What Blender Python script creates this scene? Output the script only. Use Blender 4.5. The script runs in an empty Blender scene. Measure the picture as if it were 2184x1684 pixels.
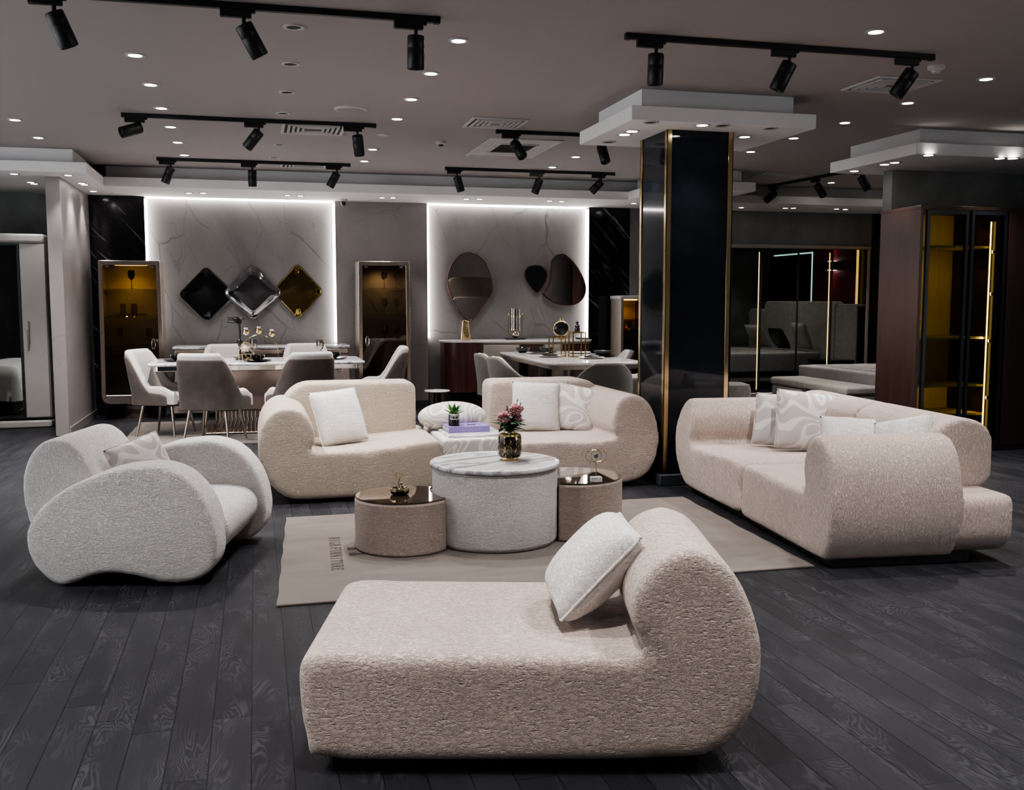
import bpy, bmesh, math, random
from math import sin, cos, pi, radians, atan2, sqrt
from mathutils import Vector, Matrix, Euler
random.seed(7)
scene = bpy.context.scene
COL = scene.collection

# ---------------------------------------------------------------- camera
FPX, HC = 2130.0, 1.45
YAW = atan2(1092 - 545, FPX)
PITCH = atan2(842 - 641, FPX)
cam_d = bpy.data.cameras.new('camera')
cam = bpy.data.objects.new('camera', cam_d)
COL.objects.link(cam)
cam.location = (0, 0, HC)
cam.rotation_euler = Euler((pi / 2 - PITCH, 0, -YAW), 'XYZ')
cam_d.sensor_fit = 'HORIZONTAL'
cam_d.sensor_width = 36.0
cam_d.lens = FPX / 2184 * 36.0
cam_d.clip_start = 0.05
cam_d.clip_end = 100
scene.camera = cam
_F = Vector((sin(YAW) * cos(PITCH), cos(YAW) * cos(PITCH), -sin(PITCH)))
_R = Vector((cos(YAW), -sin(YAW), 0))
_U = _R.cross(_F)


def at_z(px, py, z):
    """point of the photograph -> place on the horizontal plane z"""
    d = _F + _R * ((px - 1092) / FPX) - _U * ((py - 842) / FPX)
    return Vector((0, 0, HC)) + d * ((z - HC) / d.z)


# ---------------------------------------------------------------- materials
class NT:
    def __init__(self, name):
        self.m = bpy.data.materials.new(name)
        self.m.use_nodes = True
        self.t = self.m.node_tree
        self.b = self.t.nodes['Principled BSDF']
        self.out = self.t.nodes['Material Output']

    def n(self, typ, **kw):
        nd = self.t.nodes.new(typ)
        for k, v in kw.items():
            if k.startswith('i_'):
                nd.inputs[k[2:].replace('_', ' ')].default_value = v
            else:
                setattr(nd, k, v)
        return nd

    def l(self, a, b):
        self.t.links.new(a, b)

    def coords(self, scale=(1, 1, 1), rot=(0, 0, 0), kind='Object', loc=(0, 0, 0)):
        tc = self.n('ShaderNodeTexCoord')
        src = tc.outputs[kind]
        if any(rot):
            mr = self.n('ShaderNodeMapping')
            mr.inputs['Rotation'].default_value = rot
            self.l(src, mr.inputs['Vector'])
            src = mr.outputs['Vector']
        mp = self.n('ShaderNodeMapping')
        mp.inputs['Scale'].default_value = scale
        mp.inputs['Location'].default_value = loc
        self.l(src, mp.inputs['Vector'])
        return mp.outputs['Vector']

    def noise(self, vec, scale=1.0, detail=2.0, rough=0.5, dist=0.0):
        nd = self.n('ShaderNodeTexNoise')
        nd.inputs['Scale'].default_value = scale
        nd.inputs['Detail'].default_value = detail
        nd.inputs['Roughness'].default_value = rough
        nd.inputs['Distortion'].default_value = dist
        self.l(vec, nd.inputs['Vector'])
        return nd.outputs['Fac']

    def ramp(self, fac, stops, interp='LINEAR'):
        r = self.n('ShaderNodeValToRGB')
        r.color_ramp.interpolation = interp
        el = r.color_ramp.elements
        while len(el) < len(stops):
            el.new(0.5)
        for e, (p, c) in zip(el, stops):
            e.position = p
            e.color = (c, c, c, 1) if isinstance(c, (int, float)) else (*c, 1)
        self.l(fac, r.inputs['Fac'])
        return r.outputs['Color']

    def math(self, op, a, b=None, c=None):
        nd = self.n('ShaderNodeMath', operation=op)
        for i, v in enumerate((a, b, c)):
            if v is None:
                continue
            if isinstance(v, (int, float)):
                nd.inputs[i].default_value = v
            else:
                self.l(v, nd.inputs[i])
        return nd.outputs[0]

    def mix(self, fac, a, b):
        nd = self.n('ShaderNodeMix', data_type='RGBA')
        for key, v in (('Factor', fac), ('A', a), ('B', b)):
            sock = [s for s in nd.inputs if s.name == key and (s.type == 'RGBA' or (key == 'Factor' and s.type == 'VALUE'))][0]
            if isinstance(v, (int, float)):
                sock.default_value = v
            elif isinstance(v, tuple):
                sock.default_value = (*v, 1)
            else:
                self.l(v, sock)
        return [s for s in nd.outputs if s.type == 'RGBA'][0]

    def bump(self, h, strength=0.5, dist=0.01, normal=None):
        nd = self.n('ShaderNodeBump')
        nd.inputs['Strength'].default_value = strength
        nd.inputs['Distance'].default_value = dist
        self.l(h, nd.inputs['Height'])
        if normal is not None:
            self.l(normal, nd.inputs['Normal'])
        return nd.outputs['Normal']

    def set(self, **kw):
        for k, v in kw.items():
            s = self.b.inputs[k.replace('_', ' ')]
            if isinstance(v, (int, float)):
                s.default_value = v
            elif isinstance(v, tuple):
                s.default_value = (*v, 1) if len(v) == 3 else v
            else:
                self.l(v, s)
        return self


def plain(name, col, rough=0.5, metal=0.0, var=0.06, vs=6.0, **kw):
    """simple surface with a little procedural tone variation"""
    t = NT(name)
    f = t.noise(t.coords(), vs, 3)
    lo = tuple(c * (1 - var) for c in col)
    hi = tuple(min(1, c * (1 + var)) for c in col)
    t.set(Base_Color=t.ramp(f, [(0.3, lo), (0.7, hi)]), Roughness=rough, Metallic=metal, **kw)
    return t.m


def emit(name, col, strength):
    t = NT(name)
    t.set(Base_Color=(0.8, 0.8, 0.8), Emission_Color=col, Emission_Strength=strength)
    return t.m


def fabric(name, col, scale=(9, 55, 55), strength=0.55, dist=0.006, var=0.10, rot=(0, 0, 0)):
    """crinkled chenille: short wrinkles stretched along the low-scale axis"""
    t = NT(name)
    v = t.coords(scale, rot)
    n1 = t.noise(v, 1.0, 3.0, 0.6, 0.5)
    n2 = t.noise(v, 1.0, 2.0, 0.5, 0.3)
    ridge = t.ramp(t.math('ABSOLUTE', t.math('SUBTRACT', n1, 0.5)), [(0.0, 0.0), (0.055, 1.0)])
    crease = t.math('MULTIPLY', ridge, t.ramp(n2, [(0.30, 0.25), (0.50, 1.0)]))
    fine = t.noise(t.coords(), 420, 2)
    h = t.math('ADD', crease, t.math('MULTIPLY', fine, 0.25))
    big = t.noise(t.coords(), 3.0, 3)
    base = t.ramp(big, [(0.25, tuple(c * (1 - var) for c in col)), (0.75, tuple(c * (1 + var * .6) for c in col))])
    dark = t.mix(0.75, base, tuple(c * 0.55 for c in col))
    c = t.mix(t.ramp(crease, [(0.0, 0.32), (0.6, 0.0)]), base, dark)  # crease shade painted into the base colour
    t.set(Base_Color=c, Roughness=0.95, Normal=t.bump(h, strength, dist), Sheen_Weight=0.25, Sheen_Roughness=0.5)
    t.b.inputs['Specular IOR Level'].default_value = 0.15
    return t.m


def wavy(name, a, b, scale=2.4, bands=26.0, loc=(0, 0, 0)):
    """printed fabric with flowing contour bands in two pale tones"""
    t = NT(name)
    v = t.coords((1, 1, 1), loc=loc)
    n1 = t.noise(v, scale, 0.5, 0.3, 0.6)
    s = t.math('SINE', t.math('MULTIPLY', n1, bands))
    f = t.ramp(s, [(0.42, 0.0), (0.5, 1.0)])
    fine = t.noise(t.coords(), 300, 2)
    t.set(Base_Color=t.mix(f, a, b), Roughness=t.ramp(f, [(0, 0.9), (1, 0.6)]), Normal=t.bump(t.math('ADD', t.math('MULTIPLY', f, .5), fine), 0.25, 0.003), Sheen_Weight=0.2)
    return t.m


def floor_mat():
    t = NT('charcoal_plank_floor')
    tc = t.n('ShaderNodeTexCoord')
    sp = t.n('ShaderNodeSeparateXYZ')
    t.l(tc.outputs['Object'], sp.inputs[0])
    u = t.math('DIVIDE', t.math('ADD', sp.outputs['X'], 0.043), 0.13)
    row = t.math('FLOOR', u)
    fu = t.math('FRACT', u)
    wn = t.n('ShaderNodeTexWhiteNoise', noise_dimensions='1D')
    t.l(row, wn.inputs['W'])
    v = t.math('ADD', t.math('DIVIDE', sp.outputs['Y'], 1.25), t.math('MULTIPLY', wn.outputs['Value'], 7.3))
    seg = t.math('FLOOR', v)
    fv = t.math('FRACT', v)
    wn2 = t.n('ShaderNodeTexWhiteNoise', noise_dimensions='2D')
    cb = t.n('ShaderNodeCombineXYZ')
    t.l(row, cb.inputs[0]); t.l(seg, cb.inputs[1])
    t.l(cb.outputs[0], wn2.inputs['Vector'])
    rnd = wn2.outputs['Value']
    # gaps
    gu = t.math('MINIMUM', fu, t.math('SUBTRACT', 1.0, fu))
    gv = t.math('MULTIPLY', t.math('MINIMUM', fv, t.math('SUBTRACT', 1.0, fv)), 9.6)
    gap = t.ramp(t.math('MINIMUM', gu, gv), [(0.006, 0.0), (0.02, 1.0)])
    # cathedral grain: contour lines of a stretched noise, different for each plank
    gx = t.math('ADD', t.math('MULTIPLY', sp.outputs['X'], 9.0), t.math('MULTIPLY', rnd, 83.0))
    gy = t.math('MULTIPLY', sp.outputs['Y'], 2.6)
    cg = t.n('ShaderNodeCombineXYZ')
    t.l(gx, cg.inputs[0]); t.l(gy, cg.inputs[1])
    nz = t.noise(cg.outputs[0], 1.0, 2.0, 0.45, 0.5)
    ring = t.math('SINE', t.math('MULTIPLY', nz, 135.0))
    amp = t.ramp(t.noise(cg.outputs[0], 0.9, 1.0), [(0.42, 0.05), (0.62, 1.0)])
    ringc = t.math('MULTIPLY', t.math('POWER', t.math('ADD', t.math('MULTIPLY', ring, 0.5), 0.5), 1.8), amp)
    streak = t.noise(t.coords((130, 4, 1)), 1.0, 3, 0.6)
    tone = t.math('ADD', t.math('MULTIPLY', rnd, 0.35), t.math('MULTIPLY', streak, 0.5))
    base = t.ramp(tone, [(0.1, (0.0115, 0.0115, 0.014)), (0.8, (0.028, 0.028, 0.033))])
    c = t.mix(t.math('MULTIPLY', ringc, 0.55), base, (0.064, 0.064, 0.072))
    c = t.mix(gap, (0.006, 0.006, 0.007), c)
    h = t.math('ADD', t.math('MULTIPLY', gap, 1.0), t.math('MULTIPLY', ringc, 0.25))
    t.set(Base_Color=c, Roughness=0.46, Normal=t.bump(h, 0.35, 0.003))
    t.b.inputs['Specular IOR Level'].default_value = 0.22
    return t.m


def marble(name, base, vein, vs=1.3, thr=0.035, rot=(0, 0, 0.0), stretch=(1, 1, 1), cloud=0.12, rough=0.3, amount=0.8, fine=0.5):
    t = NT(name)
    v = t.coords(stretch, rot)
    nn = t.n('ShaderNodeTexNoise')
    nn.inputs['Scale'].default_value = 2.2
    nn.inputs['Detail'].default_value = 4
    t.l(v, nn.inputs['Vector'])
    add = t.n('ShaderNodeVectorMath', operation='MULTIPLY_ADD')
    add.inputs[1].default_value = (0.16, 0.16, 0.16)
    t.l(nn.outputs['Color'], add.inputs[0]); t.l(v, add.inputs[2])
    vo = t.n('ShaderNodeTexVoronoi', feature='DISTANCE_TO_EDGE')
    vo.inputs['Scale'].default_value = vs
    t.l(add.outputs[0], vo.inputs['Vector'])
    line = t.ramp(vo.outputs['Distance'], [(0.0, 1.0), (thr, 0.0)])
    vo2 = t.n('ShaderNodeTexVoronoi', feature='DISTANCE_TO_EDGE')
    vo2.inputs['Scale'].default_value = vs * 2.7
    t.l(add.outputs[0], vo2.inputs['Vector'])
    line2 = t.ramp(vo2.outputs['Distance'], [(0.0, fine), (thr * 1.2, 0.0)])
    mask = t.ramp(t.noise(v, 1.7, 3), [(0.38, 0.0), (0.62, 1.0)])
    mask2 = t.ramp(t.noise(v, 2.6, 2), [(0.5, 0.0), (0.7, 1.0)])
    ln = t.math('MAXIMUM', t.math('MULTIPLY', line, mask), t.math('MULTIPLY', line2, mask2))
    cl = t.noise(v, 1.4, 6, 0.6, 0.6)
    b = t.ramp(cl, [(0.3, tuple(c * (1 - cloud) for c in base)), (0.7, tuple(min(1, c * (1 + cloud)) for c in base))])
    t.set(Base_Color=t.mix(t.math('MULTIPLY', ln, amount), b, vein), Roughness=rough)
    return t.m


def streaky(name, base, vein, rot, scale=(0.7, 14, 14), lo=0.60, hi=0.72, rough=0.3, amount=0.8, dist=1.5):
    """stone with long thin parallel veins"""
    t = NT(name)
    v = t.coords(scale, rot)
    n1 = t.noise(v, 1.0, 5, 0.62, dist)
    f = t.ramp(n1, [(lo, 0.0), (hi, 1.0)])
    cl = t.noise(t.coords(), 2.0, 4)
    b = t.ramp(cl, [(0.3, tuple(c * 0.85 for c in base)), (0.7, base)])
    t.set(Base_Color=t.mix(t.math('MULTIPLY', f, amount), b, vein), Roughness=rough)
    return t.m


def glass(name, tint=(0.9, 0.92, 0.9), refl=0.08):
    t = NT(name)
    tr = t.n('ShaderNodeBsdfTransparent'); tr.inputs[0].default_value = (*tint, 1)
    gl = t.n('ShaderNodeBsdfGlossy'); gl.inputs['Roughness'].default_value = 0.02
    lw = t.n('ShaderNodeLayerWeight'); lw.inputs['Blend'].default_value = 0.25
    f = t.math('ADD', t.math('MULTIPLY', lw.outputs['Fresnel'], 0.8), refl)
    nz = t.noise(t.coords(), 2.0, 1)
    f = t.math('ADD', f, t.math('MULTIPLY', nz, 0.01))
    mx = t.n('ShaderNodeMixShader')
    t.l(f, mx.inputs[0]); t.l(tr.outputs[0], mx.inputs[1]); t.l(gl.outputs[0], mx.inputs[2])
    t.l(mx.outputs[0], t.out.inputs['Surface'])
    return t.m


def wood(name, a, b, scale=(30, 30, 1.2), rough=0.35):
    t = NT(name)
    n1 = t.noise(t.coords(scale), 1.0, 4, 0.6, 0.4)
    t.set(Base_Color=t.ramp(n1, [(0.3, a), (0.7, b)]), Roughness=rough)
    return t.m


BLUSH = (0.60, 0.485, 0.425)
M = {}
M['floor'] = floor_mat()
M['ceiling'] = plain('ceiling_paint', (0.40, 0.362, 0.352), 0.85, var=0.02, vs=0.6)
M['soffit'] = plain('white_soffit_paint', (0.86, 0.845, 0.845), 0.8, var=0.02, vs=1.0)
M['wall'] = marble('grey_stone_paper', (0.215, 0.202, 0.20), (0.055, 0.05, 0.05), 1.9, 0.014, (0, 0.30, 0), (1, 1, 0.42), 0.20, 0.35, 0.75)
M['wall_plain'] = marble('mauve_stone_paper', (0.265, 0.238, 0.235), (0.14, 0.12, 0.12), 1.4, 0.012, (0, 0.4, 0), (1, 1, 0.8), 0.14, 0.4, 0.4)
M['wall_dark'] = plain('dim_grey_plaster', (0.17, 0.17, 0.165), 0.6, var=0.35, vs=2.2)
M['black_marble'] = streaky('black_marble', (0.008, 0.008, 0.012), (0.34, 0.34, 0.38), (0, radians(-48), 0), (1.0, 14, 13), 0.60, 0.72, 0.12, 0.85)
M['black_gloss'] = plain('black_gloss_glass', (0.013, 0.016, 0.022), 0.05, var=0.2, Specular_IOR_Level=0.4)
M['gold'] = plain('polished_gold', (0.66, 0.51, 0.29), 0.16, 1.0, var=0.05)
M['champagne'] = plain('champagne_lacquer', (0.46, 0.40, 0.36), 0.28, 0.55, var=0.04)
M['champ_metal'] = plain('champagne_metal', (0.62, 0.53, 0.46), 0.22, 1.0, var=0.04)
M['chrome'] = plain('chrome', (0.80, 0.78, 0.76), 0.08, 1.0, var=0.02)
M['blush'] = fabric('blush_chenille', BLUSH, (46, 105, 105), 0.8, 0.005)
M['blush_v'] = fabric('blush_chenille_upright', BLUSH, (88, 88, 38), 0.75, 0.005)
M['taupe_sofa'] = fabric('sand_chenille', (0.535, 0.445, 0.365), (42, 95, 95), 0.75, 0.005)
M['white_fab'] = fabric('white_chenille', (0.72, 0.68, 0.66), (52, 112, 112), 0.75, 0.005, 0.06)
M['drum_fab'] = fabric('white_chenille_drum', (0.70, 0.66, 0.64), (60, 60, 115), 0.7, 0.005, 0.06)
M['pillow_white'] = fabric('white_crinkle_cushion', (0.76, 0.73, 0.70), (40, 100, 100), 0.65, 0.005, 0.04)
M['tan_fab'] = fabric('tan_chenille', (0.46, 0.375, 0.325), (60, 60, 115), 0.7, 0.005)
M['wavy'] = wavy('wavy_print_fabric', (0.50, 0.455, 0.43), (0.70, 0.675, 0.65), 3.8, 78)
M['wavy2'] = wavy('wavy_print_cushion', (0.50, 0.455, 0.435), (0.69, 0.66, 0.64), 3.1, 68)
M['plinth'] = plain('black_plinth', (0.012, 0.011, 0.012), 0.5)
M['marble_top'] = streaky('white_marble', (0.76, 0.75, 0.76), (0.20, 0.18, 0.20), (0, 0, radians(-24)), (1.5, 10, 10), 0.46, 0.60, 0.10, 0.85, 1.2)
M['bronze_glass'] = plain('bronze_mirror_glass', (0.17, 0.125, 0.09), 0.03, 0.85, var=0.03)
M['rug'] = None
M['black'] = plain('matt_black_metal', (0.010, 0.010, 0.011), 0.45)
M['black_cer'] = plain('black_ceramic', (0.012, 0.012, 0.014), 0.15)
M['lens'] = emit('lit_lens', (1.0, 0.95, 0.88), 22.0)
M['led_white'] = emit('white_led', (1.0, 0.96, 0.92), 13.0)
M['led_yellow'] = emit('yellow_led', (1.0, 0.72, 0.18), 5.0)
M['gold_strip'] = emit('lit_gold_strip', (1.0, 0.62, 0.10), 1.3)
M['vent'] = plain('vent_white', (0.55, 0.53, 0.52), 0.6)
M['vent_dark'] = plain('vent_shadow', (0.05, 0.048, 0.047), 0.8)
M['glass'] = glass('clear_glass')
M['glass_brown'] = glass('smoked_glass', (0.66, 0.57, 0.44), 0.05)
M['glass_wine'] = glass('wine_glass', (0.80, 0.78, 0.74), 0.12)
M['mirror_black'] = plain('black_mirror', (0.05, 0.05, 0.055), 0.03, 0.9)
M['mirror_grey'] = plain('grey_mirror', (0.36, 0.36, 0.38), 0.02, 1.0)
M['mirror_bronze'] = plain('bronze_mirror', (0.36, 0.26, 0.10), 0.02, 1.0)
M['mirror_smoke'] = plain('smoke_mirror', (0.55, 0.50, 0.46), 0.02, 1.0)
M['mirror_door'] = plain('tinted_mirror_door', (0.34, 0.36, 0.35), 0.015, 1.0)
M['chair_light'] = plain('pale_chair_fabric', (0.47, 0.435, 0.415), 0.9, var=0.08, vs=40, Sheen_Weight=0.3)
M['chair_dark'] = plain('dark_taupe_suede', (0.072, 0.056, 0.047), 0.85, var=0.2, vs=9, Sheen_Weight=0.08)
M['boucle'] = fabric('grey_boucle', (0.135, 0.122, 0.108), (110, 110, 110), 0.6, 0.004, 0.25)
M['lacquer'] = plain('bronze_lacquer', (0.30, 0.235, 0.205), 0.25, 0.3)
M['dark_wood'] = wood('dark_cherry_wood', (0.035, 0.012, 0.010), (0.075, 0.028, 0.022), (24, 24, 1.5), 0.25)
M['brown_wood'] = wood('brown_wardrobe_wood', (0.022, 0.009, 0.007), (0.040, 0.018, 0.014), (30, 30, 1.2), 0.35)
M['inner_wood'] = wood('warm_wardrobe_interior', (0.26, 0.19, 0.06), (0.34, 0.25, 0.09), (30, 30, 1.2), 0.5)
M['beige'] = plain('beige_lacquer', (0.33, 0.29, 0.25), 0.3)
M['table_stone'] = marble('table_stone', (0.52, 0.49, 0.48), (0.30, 0.27, 0.26), 3.0, 0.03, rough=0.12, cloud=0.1)
M['white_gloss'] = plain('ivory_gloss', (0.50, 0.465, 0.44), 0.18, var=0.03)
M['bed_fab'] = plain('beige_bed_velvet', (0.32, 0.285, 0.25), 0.9, var=0.12, vs=14, Sheen_Weight=0.3)
M['quilt'] = plain('grey_quilt', (0.30, 0.28, 0.27), 0.85, var=0.08, vs=10)
M['white_sheet'] = plain('white_bedding', (0.62, 0.60, 0.58), 0.9, var=0.05, vs=10)
M['red_wall'] = plain('deep_red_panel', (0.10, 0.006, 0.010), 0.5)
M['navy'] = plain('dark_navy_panel', (0.008, 0.010, 0.014), 0.3)
M['teal'] = emit('pale_teal_led', (0.55, 0.95, 0.85), 1.6)
M['pink'] = plain('pink_petal', (0.93, 0.52, 0.55), 0.8, var=0.18, vs=120)
M['leaf'] = plain('leaf_green', (0.06, 0.17, 0.035), 0.45, var=0.4, vs=30)
M['leaf_dark'] = plain('dark_leaf_green', (0.045, 0.10, 0.035), 0.5, var=0.4, vs=30)
M['purple'] = plain('lilac_book_cover', (0.19, 0.145, 0.34), 0.5)
M['paper'] = plain('book_pages', (0.62, 0.59, 0.57), 0.8)
M['ink'] = plain('dark_ink', (0.045, 0.030, 0.028), 0.9)
M['white_ink'] = plain('pale_print', (0.75, 0.73, 0.70), 0.6)
M['lilac_ink'] = plain('pale_lilac_print', (0.30, 0.24, 0.45), 0.6)
M['blue_stone'] = plain('blue_grey_stone', (0.12, 0.16, 0.21), 0.25)
M['slate'] = plain('slate_blue_ceramic', (0.05, 0.055, 0.065), 0.35)
M['white_cer'] = plain('white_ceramic', (0.55, 0.53, 0.51), 0.25)
M['soil'] = plain('dark_soil', (0.02, 0.015, 0.01), 0.9)


def rug_mat():
    t = NT('beige_plush_rug')
    big = t.noise(t.coords((2.2, 7, 1)), 1.0, 5, 0.65, 1.0)
    fine = t.noise(t.coords(), 500, 2)
    c = t.ramp(big, [(0.3, (0.100, 0.077, 0.064)), (0.52, (0.128, 0.101, 0.084)), (0.75, (0.165, 0.133, 0.112))])
    t.set(Base_Color=c, Roughness=0.95, Normal=t.bump(fine, 0.5, 0.004), Sheen_Weight=0.3)
    return t.m


def splash_mat(name, dark, gold):
    """dark glaze with gold leaf flecks"""
    t = NT(name)
    n1 = t.noise(t.coords((1, 1, 0.5)), 62, 5, 0.65, 1.4)
    f = t.ramp(n1, [(0.57, 0.0), (0.62, 1.0)])
    t.set(Base_Color=t.mix(f, dark, gold), Metallic=f, Roughness=0.18)
    return t.m


M['rug'] = rug_mat()
M['gold_satin'] = plain('satin_gold', (0.60, 0.44, 0.22), 0.38, 0.85)
M['splash'] = splash_mat('black_gold_glaze', (0.012, 0.009, 0.006), (0.75, 0.55, 0.22))


# ---------------------------------------------------------------- mesh helpers
class G:
    """collects shapes, then links them as ONE mesh object"""

    def __init__(self):
        self.v, self.f = [], []

    def add(self, vs, fs):
        o = len(self.v)
        self.v += [tuple(p) for p in vs]
        self.f += [tuple(i + o for i in f) for f in fs]
        return self

    def box(self, x0, x1, y0, y1, z0, z1):
        vs = [(x, y, z) for z in (z0, z1) for y in (y0, y1) for x in (x0, x1)]
        return self.add(vs, [(0, 2, 3, 1), (4, 5, 7, 6), (0, 1, 5, 4), (2, 6, 7, 3), (0, 4, 6, 2), (1, 3, 7, 5)])

    def prism(self, poly, a0, a1, axis='z'):
        n = len(poly)

        def P(p, a):
            return {'z': (p[0], p[1], a), 'y': (p[0], a, p[1]), 'x': (a, p[0], p[1])}[axis]
        vs = [P(p, a0) for p in poly] + [P(p, a1) for p in poly]
        fs = [tuple(range(n))[::-1], tuple(range(n, 2 * n))]
        fs += [(i, (i + 1) % n, n + (i + 1) % n, n + i) for i in range(n)]
        return self.add(vs, fs)

    def ring(self, outer, inner, a0, a1, axis='y'):
        n = len(outer)

        def P(p, a):
            return {'z': (p[0], p[1], a), 'y': (p[0], a, p[1]), 'x': (a, p[0], p[1])}[axis]
        vs = [P(p, a0) for p in outer] + [P(p, a0) for p in inner] + [P(p, a1) for p in outer] + [P(p, a1) for p in inner]
        fs = []
        for i in range(n):
            j = (i + 1) % n
            fs += [(i, j, n + j, n + i), (2 * n + i, 3 * n + i, 3 * n + j, 2 * n + j), (i, 2 * n + i, 2 * n + j, j), (n + i, n + j, 3 * n + j, 3 * n + i)]
        return self.add(vs, fs)

    def lathe(self, prof, c=(0, 0, 0), n=24, M_=None):
        vs, fs = [], []
        for r, z in prof:
            for k in range(n):
                a = 2 * pi * k / n
                p = Vector((r * cos(a), r * sin(a), z))
                if M_ is not None:
                    p = M_ @ p
                vs.append((p.x + c[0], p.y + c[1], p.z + c[2]))
        m = len(prof)
        for i in range(m - 1):
            for k in range(n):
                j = (k + 1) % n
                fs.append((i * n + k, i * n + j, (i + 1) * n + j, (i + 1) * n + k))
        fs.append(tuple(range(n))[::-1])
        fs.append(tuple((m - 1) * n + k for k in range(n)))
        return self.add(vs, fs)

    def tube(self, pts, r0, r1=None, n=8, closed=False):
        r1 = r0 if r1 is None else r1
        pts = [Vector(p) for p in pts]
        m = len(pts)
        vs, fs = [], []
        for i, p in enumerate(pts):
            if closed:
                d = pts[(i + 1) % m] - pts[i - 1]
            else:
                d = pts[min(i + 1, m - 1)] - pts[max(i - 1, 0)]
            d.normalize()
            up = Vector((0, 0, 1)) if abs(d.z) < 0.9 else Vector((1, 0, 0))
            a = d.cross(up).normalized(); b = d.cross(a)
            r = r0 + (r1 - r0) * i / max(1, m - 1)
            for k in range(n):
                t = 2 * pi * k / n
                vs.append(p + a * (r * cos(t)) + b * (r * sin(t)))
        for i in range(m if closed else m - 1):
            i2 = (i + 1) % m
            for k in range(n):
                j = (k + 1) % n
                fs.append((i * n + k, i * n + j, i2 * n + j, i2 * n + k))
        if not closed:
            fs.append(tuple(range(n))[::-1])
            fs.append(tuple((m - 1) * n + k for k in range(n)))
        return self.add(vs, fs)

    def ball(self, c, r, n=14, m=9, s=(1, 1, 1)):
        prof = [(max(1e-4, r * sin(pi * i / m)), -r * cos(pi * i / m)) for i in range(m + 1)]
        vs, fs = [], []
        S = Matrix.Diagonal((s[0], s[1], s[2]))
        return self.lathe(prof, c, n, S)

    def xf(self, fn):
        self.v = [tuple(fn(Vector(p))) for p in self.v]
        return self

    def build(self, name, mat, parent=None, bevel=0, segs=2, smooth=40, soft=None, subsurf=0):
        me = bpy.data.meshes.new(name)
        me.from_pydata(self.v, [], self.f)
        bm = bmesh.new(); bm.from_mesh(me)
        bmesh.ops.recalc_face_normals(bm, faces=bm.faces)
        bm.to_mesh(me); bm.free()
        me.materials.append(M[mat] if isinstance(mat, str) else mat)
        o = bpy.data.objects.new(name, me)
        COL.objects.link(o)
        if parent is not None:
            o.parent = parent
        if smooth:
            me.polygons.foreach_set('use_smooth', [True] * len(me.polygons))
            if not soft and not subsurf and smooth < 180:
                me.set_sharp_from_angle(angle=radians(smooth))
        if soft:
            vox, it = soft[0], soft[1]
            r = o.modifiers.new('remesh', 'REMESH'); r.mode = 'VOXEL'; r.voxel_size = vox; r.use_smooth_shade = True
            s = o.modifiers.new('smooth', 'SMOOTH'); s.factor = 0.5; s.iterations = it
        if bevel:
            b = o.modifiers.new('bevel', 'BEVEL'); b.width = bevel; b.segments = segs; b.limit_method = 'ANGLE'; b.angle_limit = radians(35)
            b.harden_normals = False
        if subsurf:
            s = o.modifiers.new('subsurf', 'SUBSURF'); s.levels = s.render_levels = subsurf
        return o


def tag(o, label, cat, group=None, kind=None):
    o['label'] = label
    o['category'] = cat
    if group:
        o['group'] = group
    if kind:
        o['kind'] = kind
    return o


def thing(name, label, cat, loc=(0, 0, 0), rz=0.0, group=None):
    o = bpy.data.objects.new(name, None)
    o.empty_display_size = 0.1
    COL.objects.link(o)
    o.location = loc
    o.rotation_euler = (0, 0, rz)
    return tag(o, label, cat, group)


def struct(o):
    o['kind'] = 'structure'
    return o


def dup(root, loc, rz=None, label=None, group=None):
    r = root.copy(); COL.objects.link(r)
    r.location = loc
    if rz is not None:
        r.rotation_euler = (0, 0, rz)
    if label:
        r['label'] = label
    if group:
        r['group'] = group
    for ch in list(root.children):
        c = ch.copy(); COL.objects.link(c); c.parent = r
        for g in list(ch.children):
            d = g.copy(); COL.objects.link(d); d.parent = c
    return r


def catmull(pts, k=6, closed=True):
    out = []
    n = len(pts)
    P = [Vector((*p, 0)) if len(p) == 2 else Vector(p) for p in pts]
    rng = range(n) if closed else range(n - 1)
    for i in rng:
        p0, p1, p2, p3 = (P[(i + j - 1) % n] if closed else P[min(max(i + j - 1, 0), n - 1)] for j in range(4))
        for s in range(k):
            t = s / k
            q = 0.5 * ((2 * p1) + (p2 - p0) * t + (2 * p0 - 5 * p1 + 4 * p2 - p3) * t * t + (3 * p1 - p0 - 3 * p2 + p3) * t ** 3)
            out.append(tuple(q)[:len(pts[0])])
    if not closed:
        out.append(tuple(P[-1])[:len(pts[0])])
    return out


def rrect(x0, x1, z0, z1, r, n=6):
    r = (r,) * 4 if isinstance(r, (int, float)) else r   # bl, br, tr, tl
    pts = []
    for (cx, cz, a0, rr) in ((x0 + r[0], z0 + r[0], pi, r[0]), (x1 - r[1], z0 + r[1], 1.5 * pi, r[1]), (x1 - r[2], z1 - r[2], 0, r[2]), (x0 + r[3], z1 - r[3], 0.5 * pi, r[3])):
        for k in range(n + 1):
            a = a0 + 0.5 * pi * k / n
            pts.append((cx + rr * cos(a), cz + rr * sin(a)))
    return pts


def circle(cx, cy, r, n=48):
    return [(cx + r * cos(2 * pi * k / n), cy + r * sin(2 * pi * k / n)) for k in range(n)]


def spot_child(parent, loc, energy, size=1.6, blend=0.6, radius=0.04, col=(1.0, 0.965, 0.945), rot=(0, 0, 0)):
    ld = bpy.data.lights.new('lamp', 'SPOT')
    ld.energy = energy; ld.spot_size = size; ld.spot_blend = blend; ld.shadow_soft_size = radius; ld.color = col
    o = bpy.data.objects.new('lamp', ld)
    COL.objects.link(o)
    o.parent = parent; o.location = loc; o.rotation_euler = rot
    return o


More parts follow.
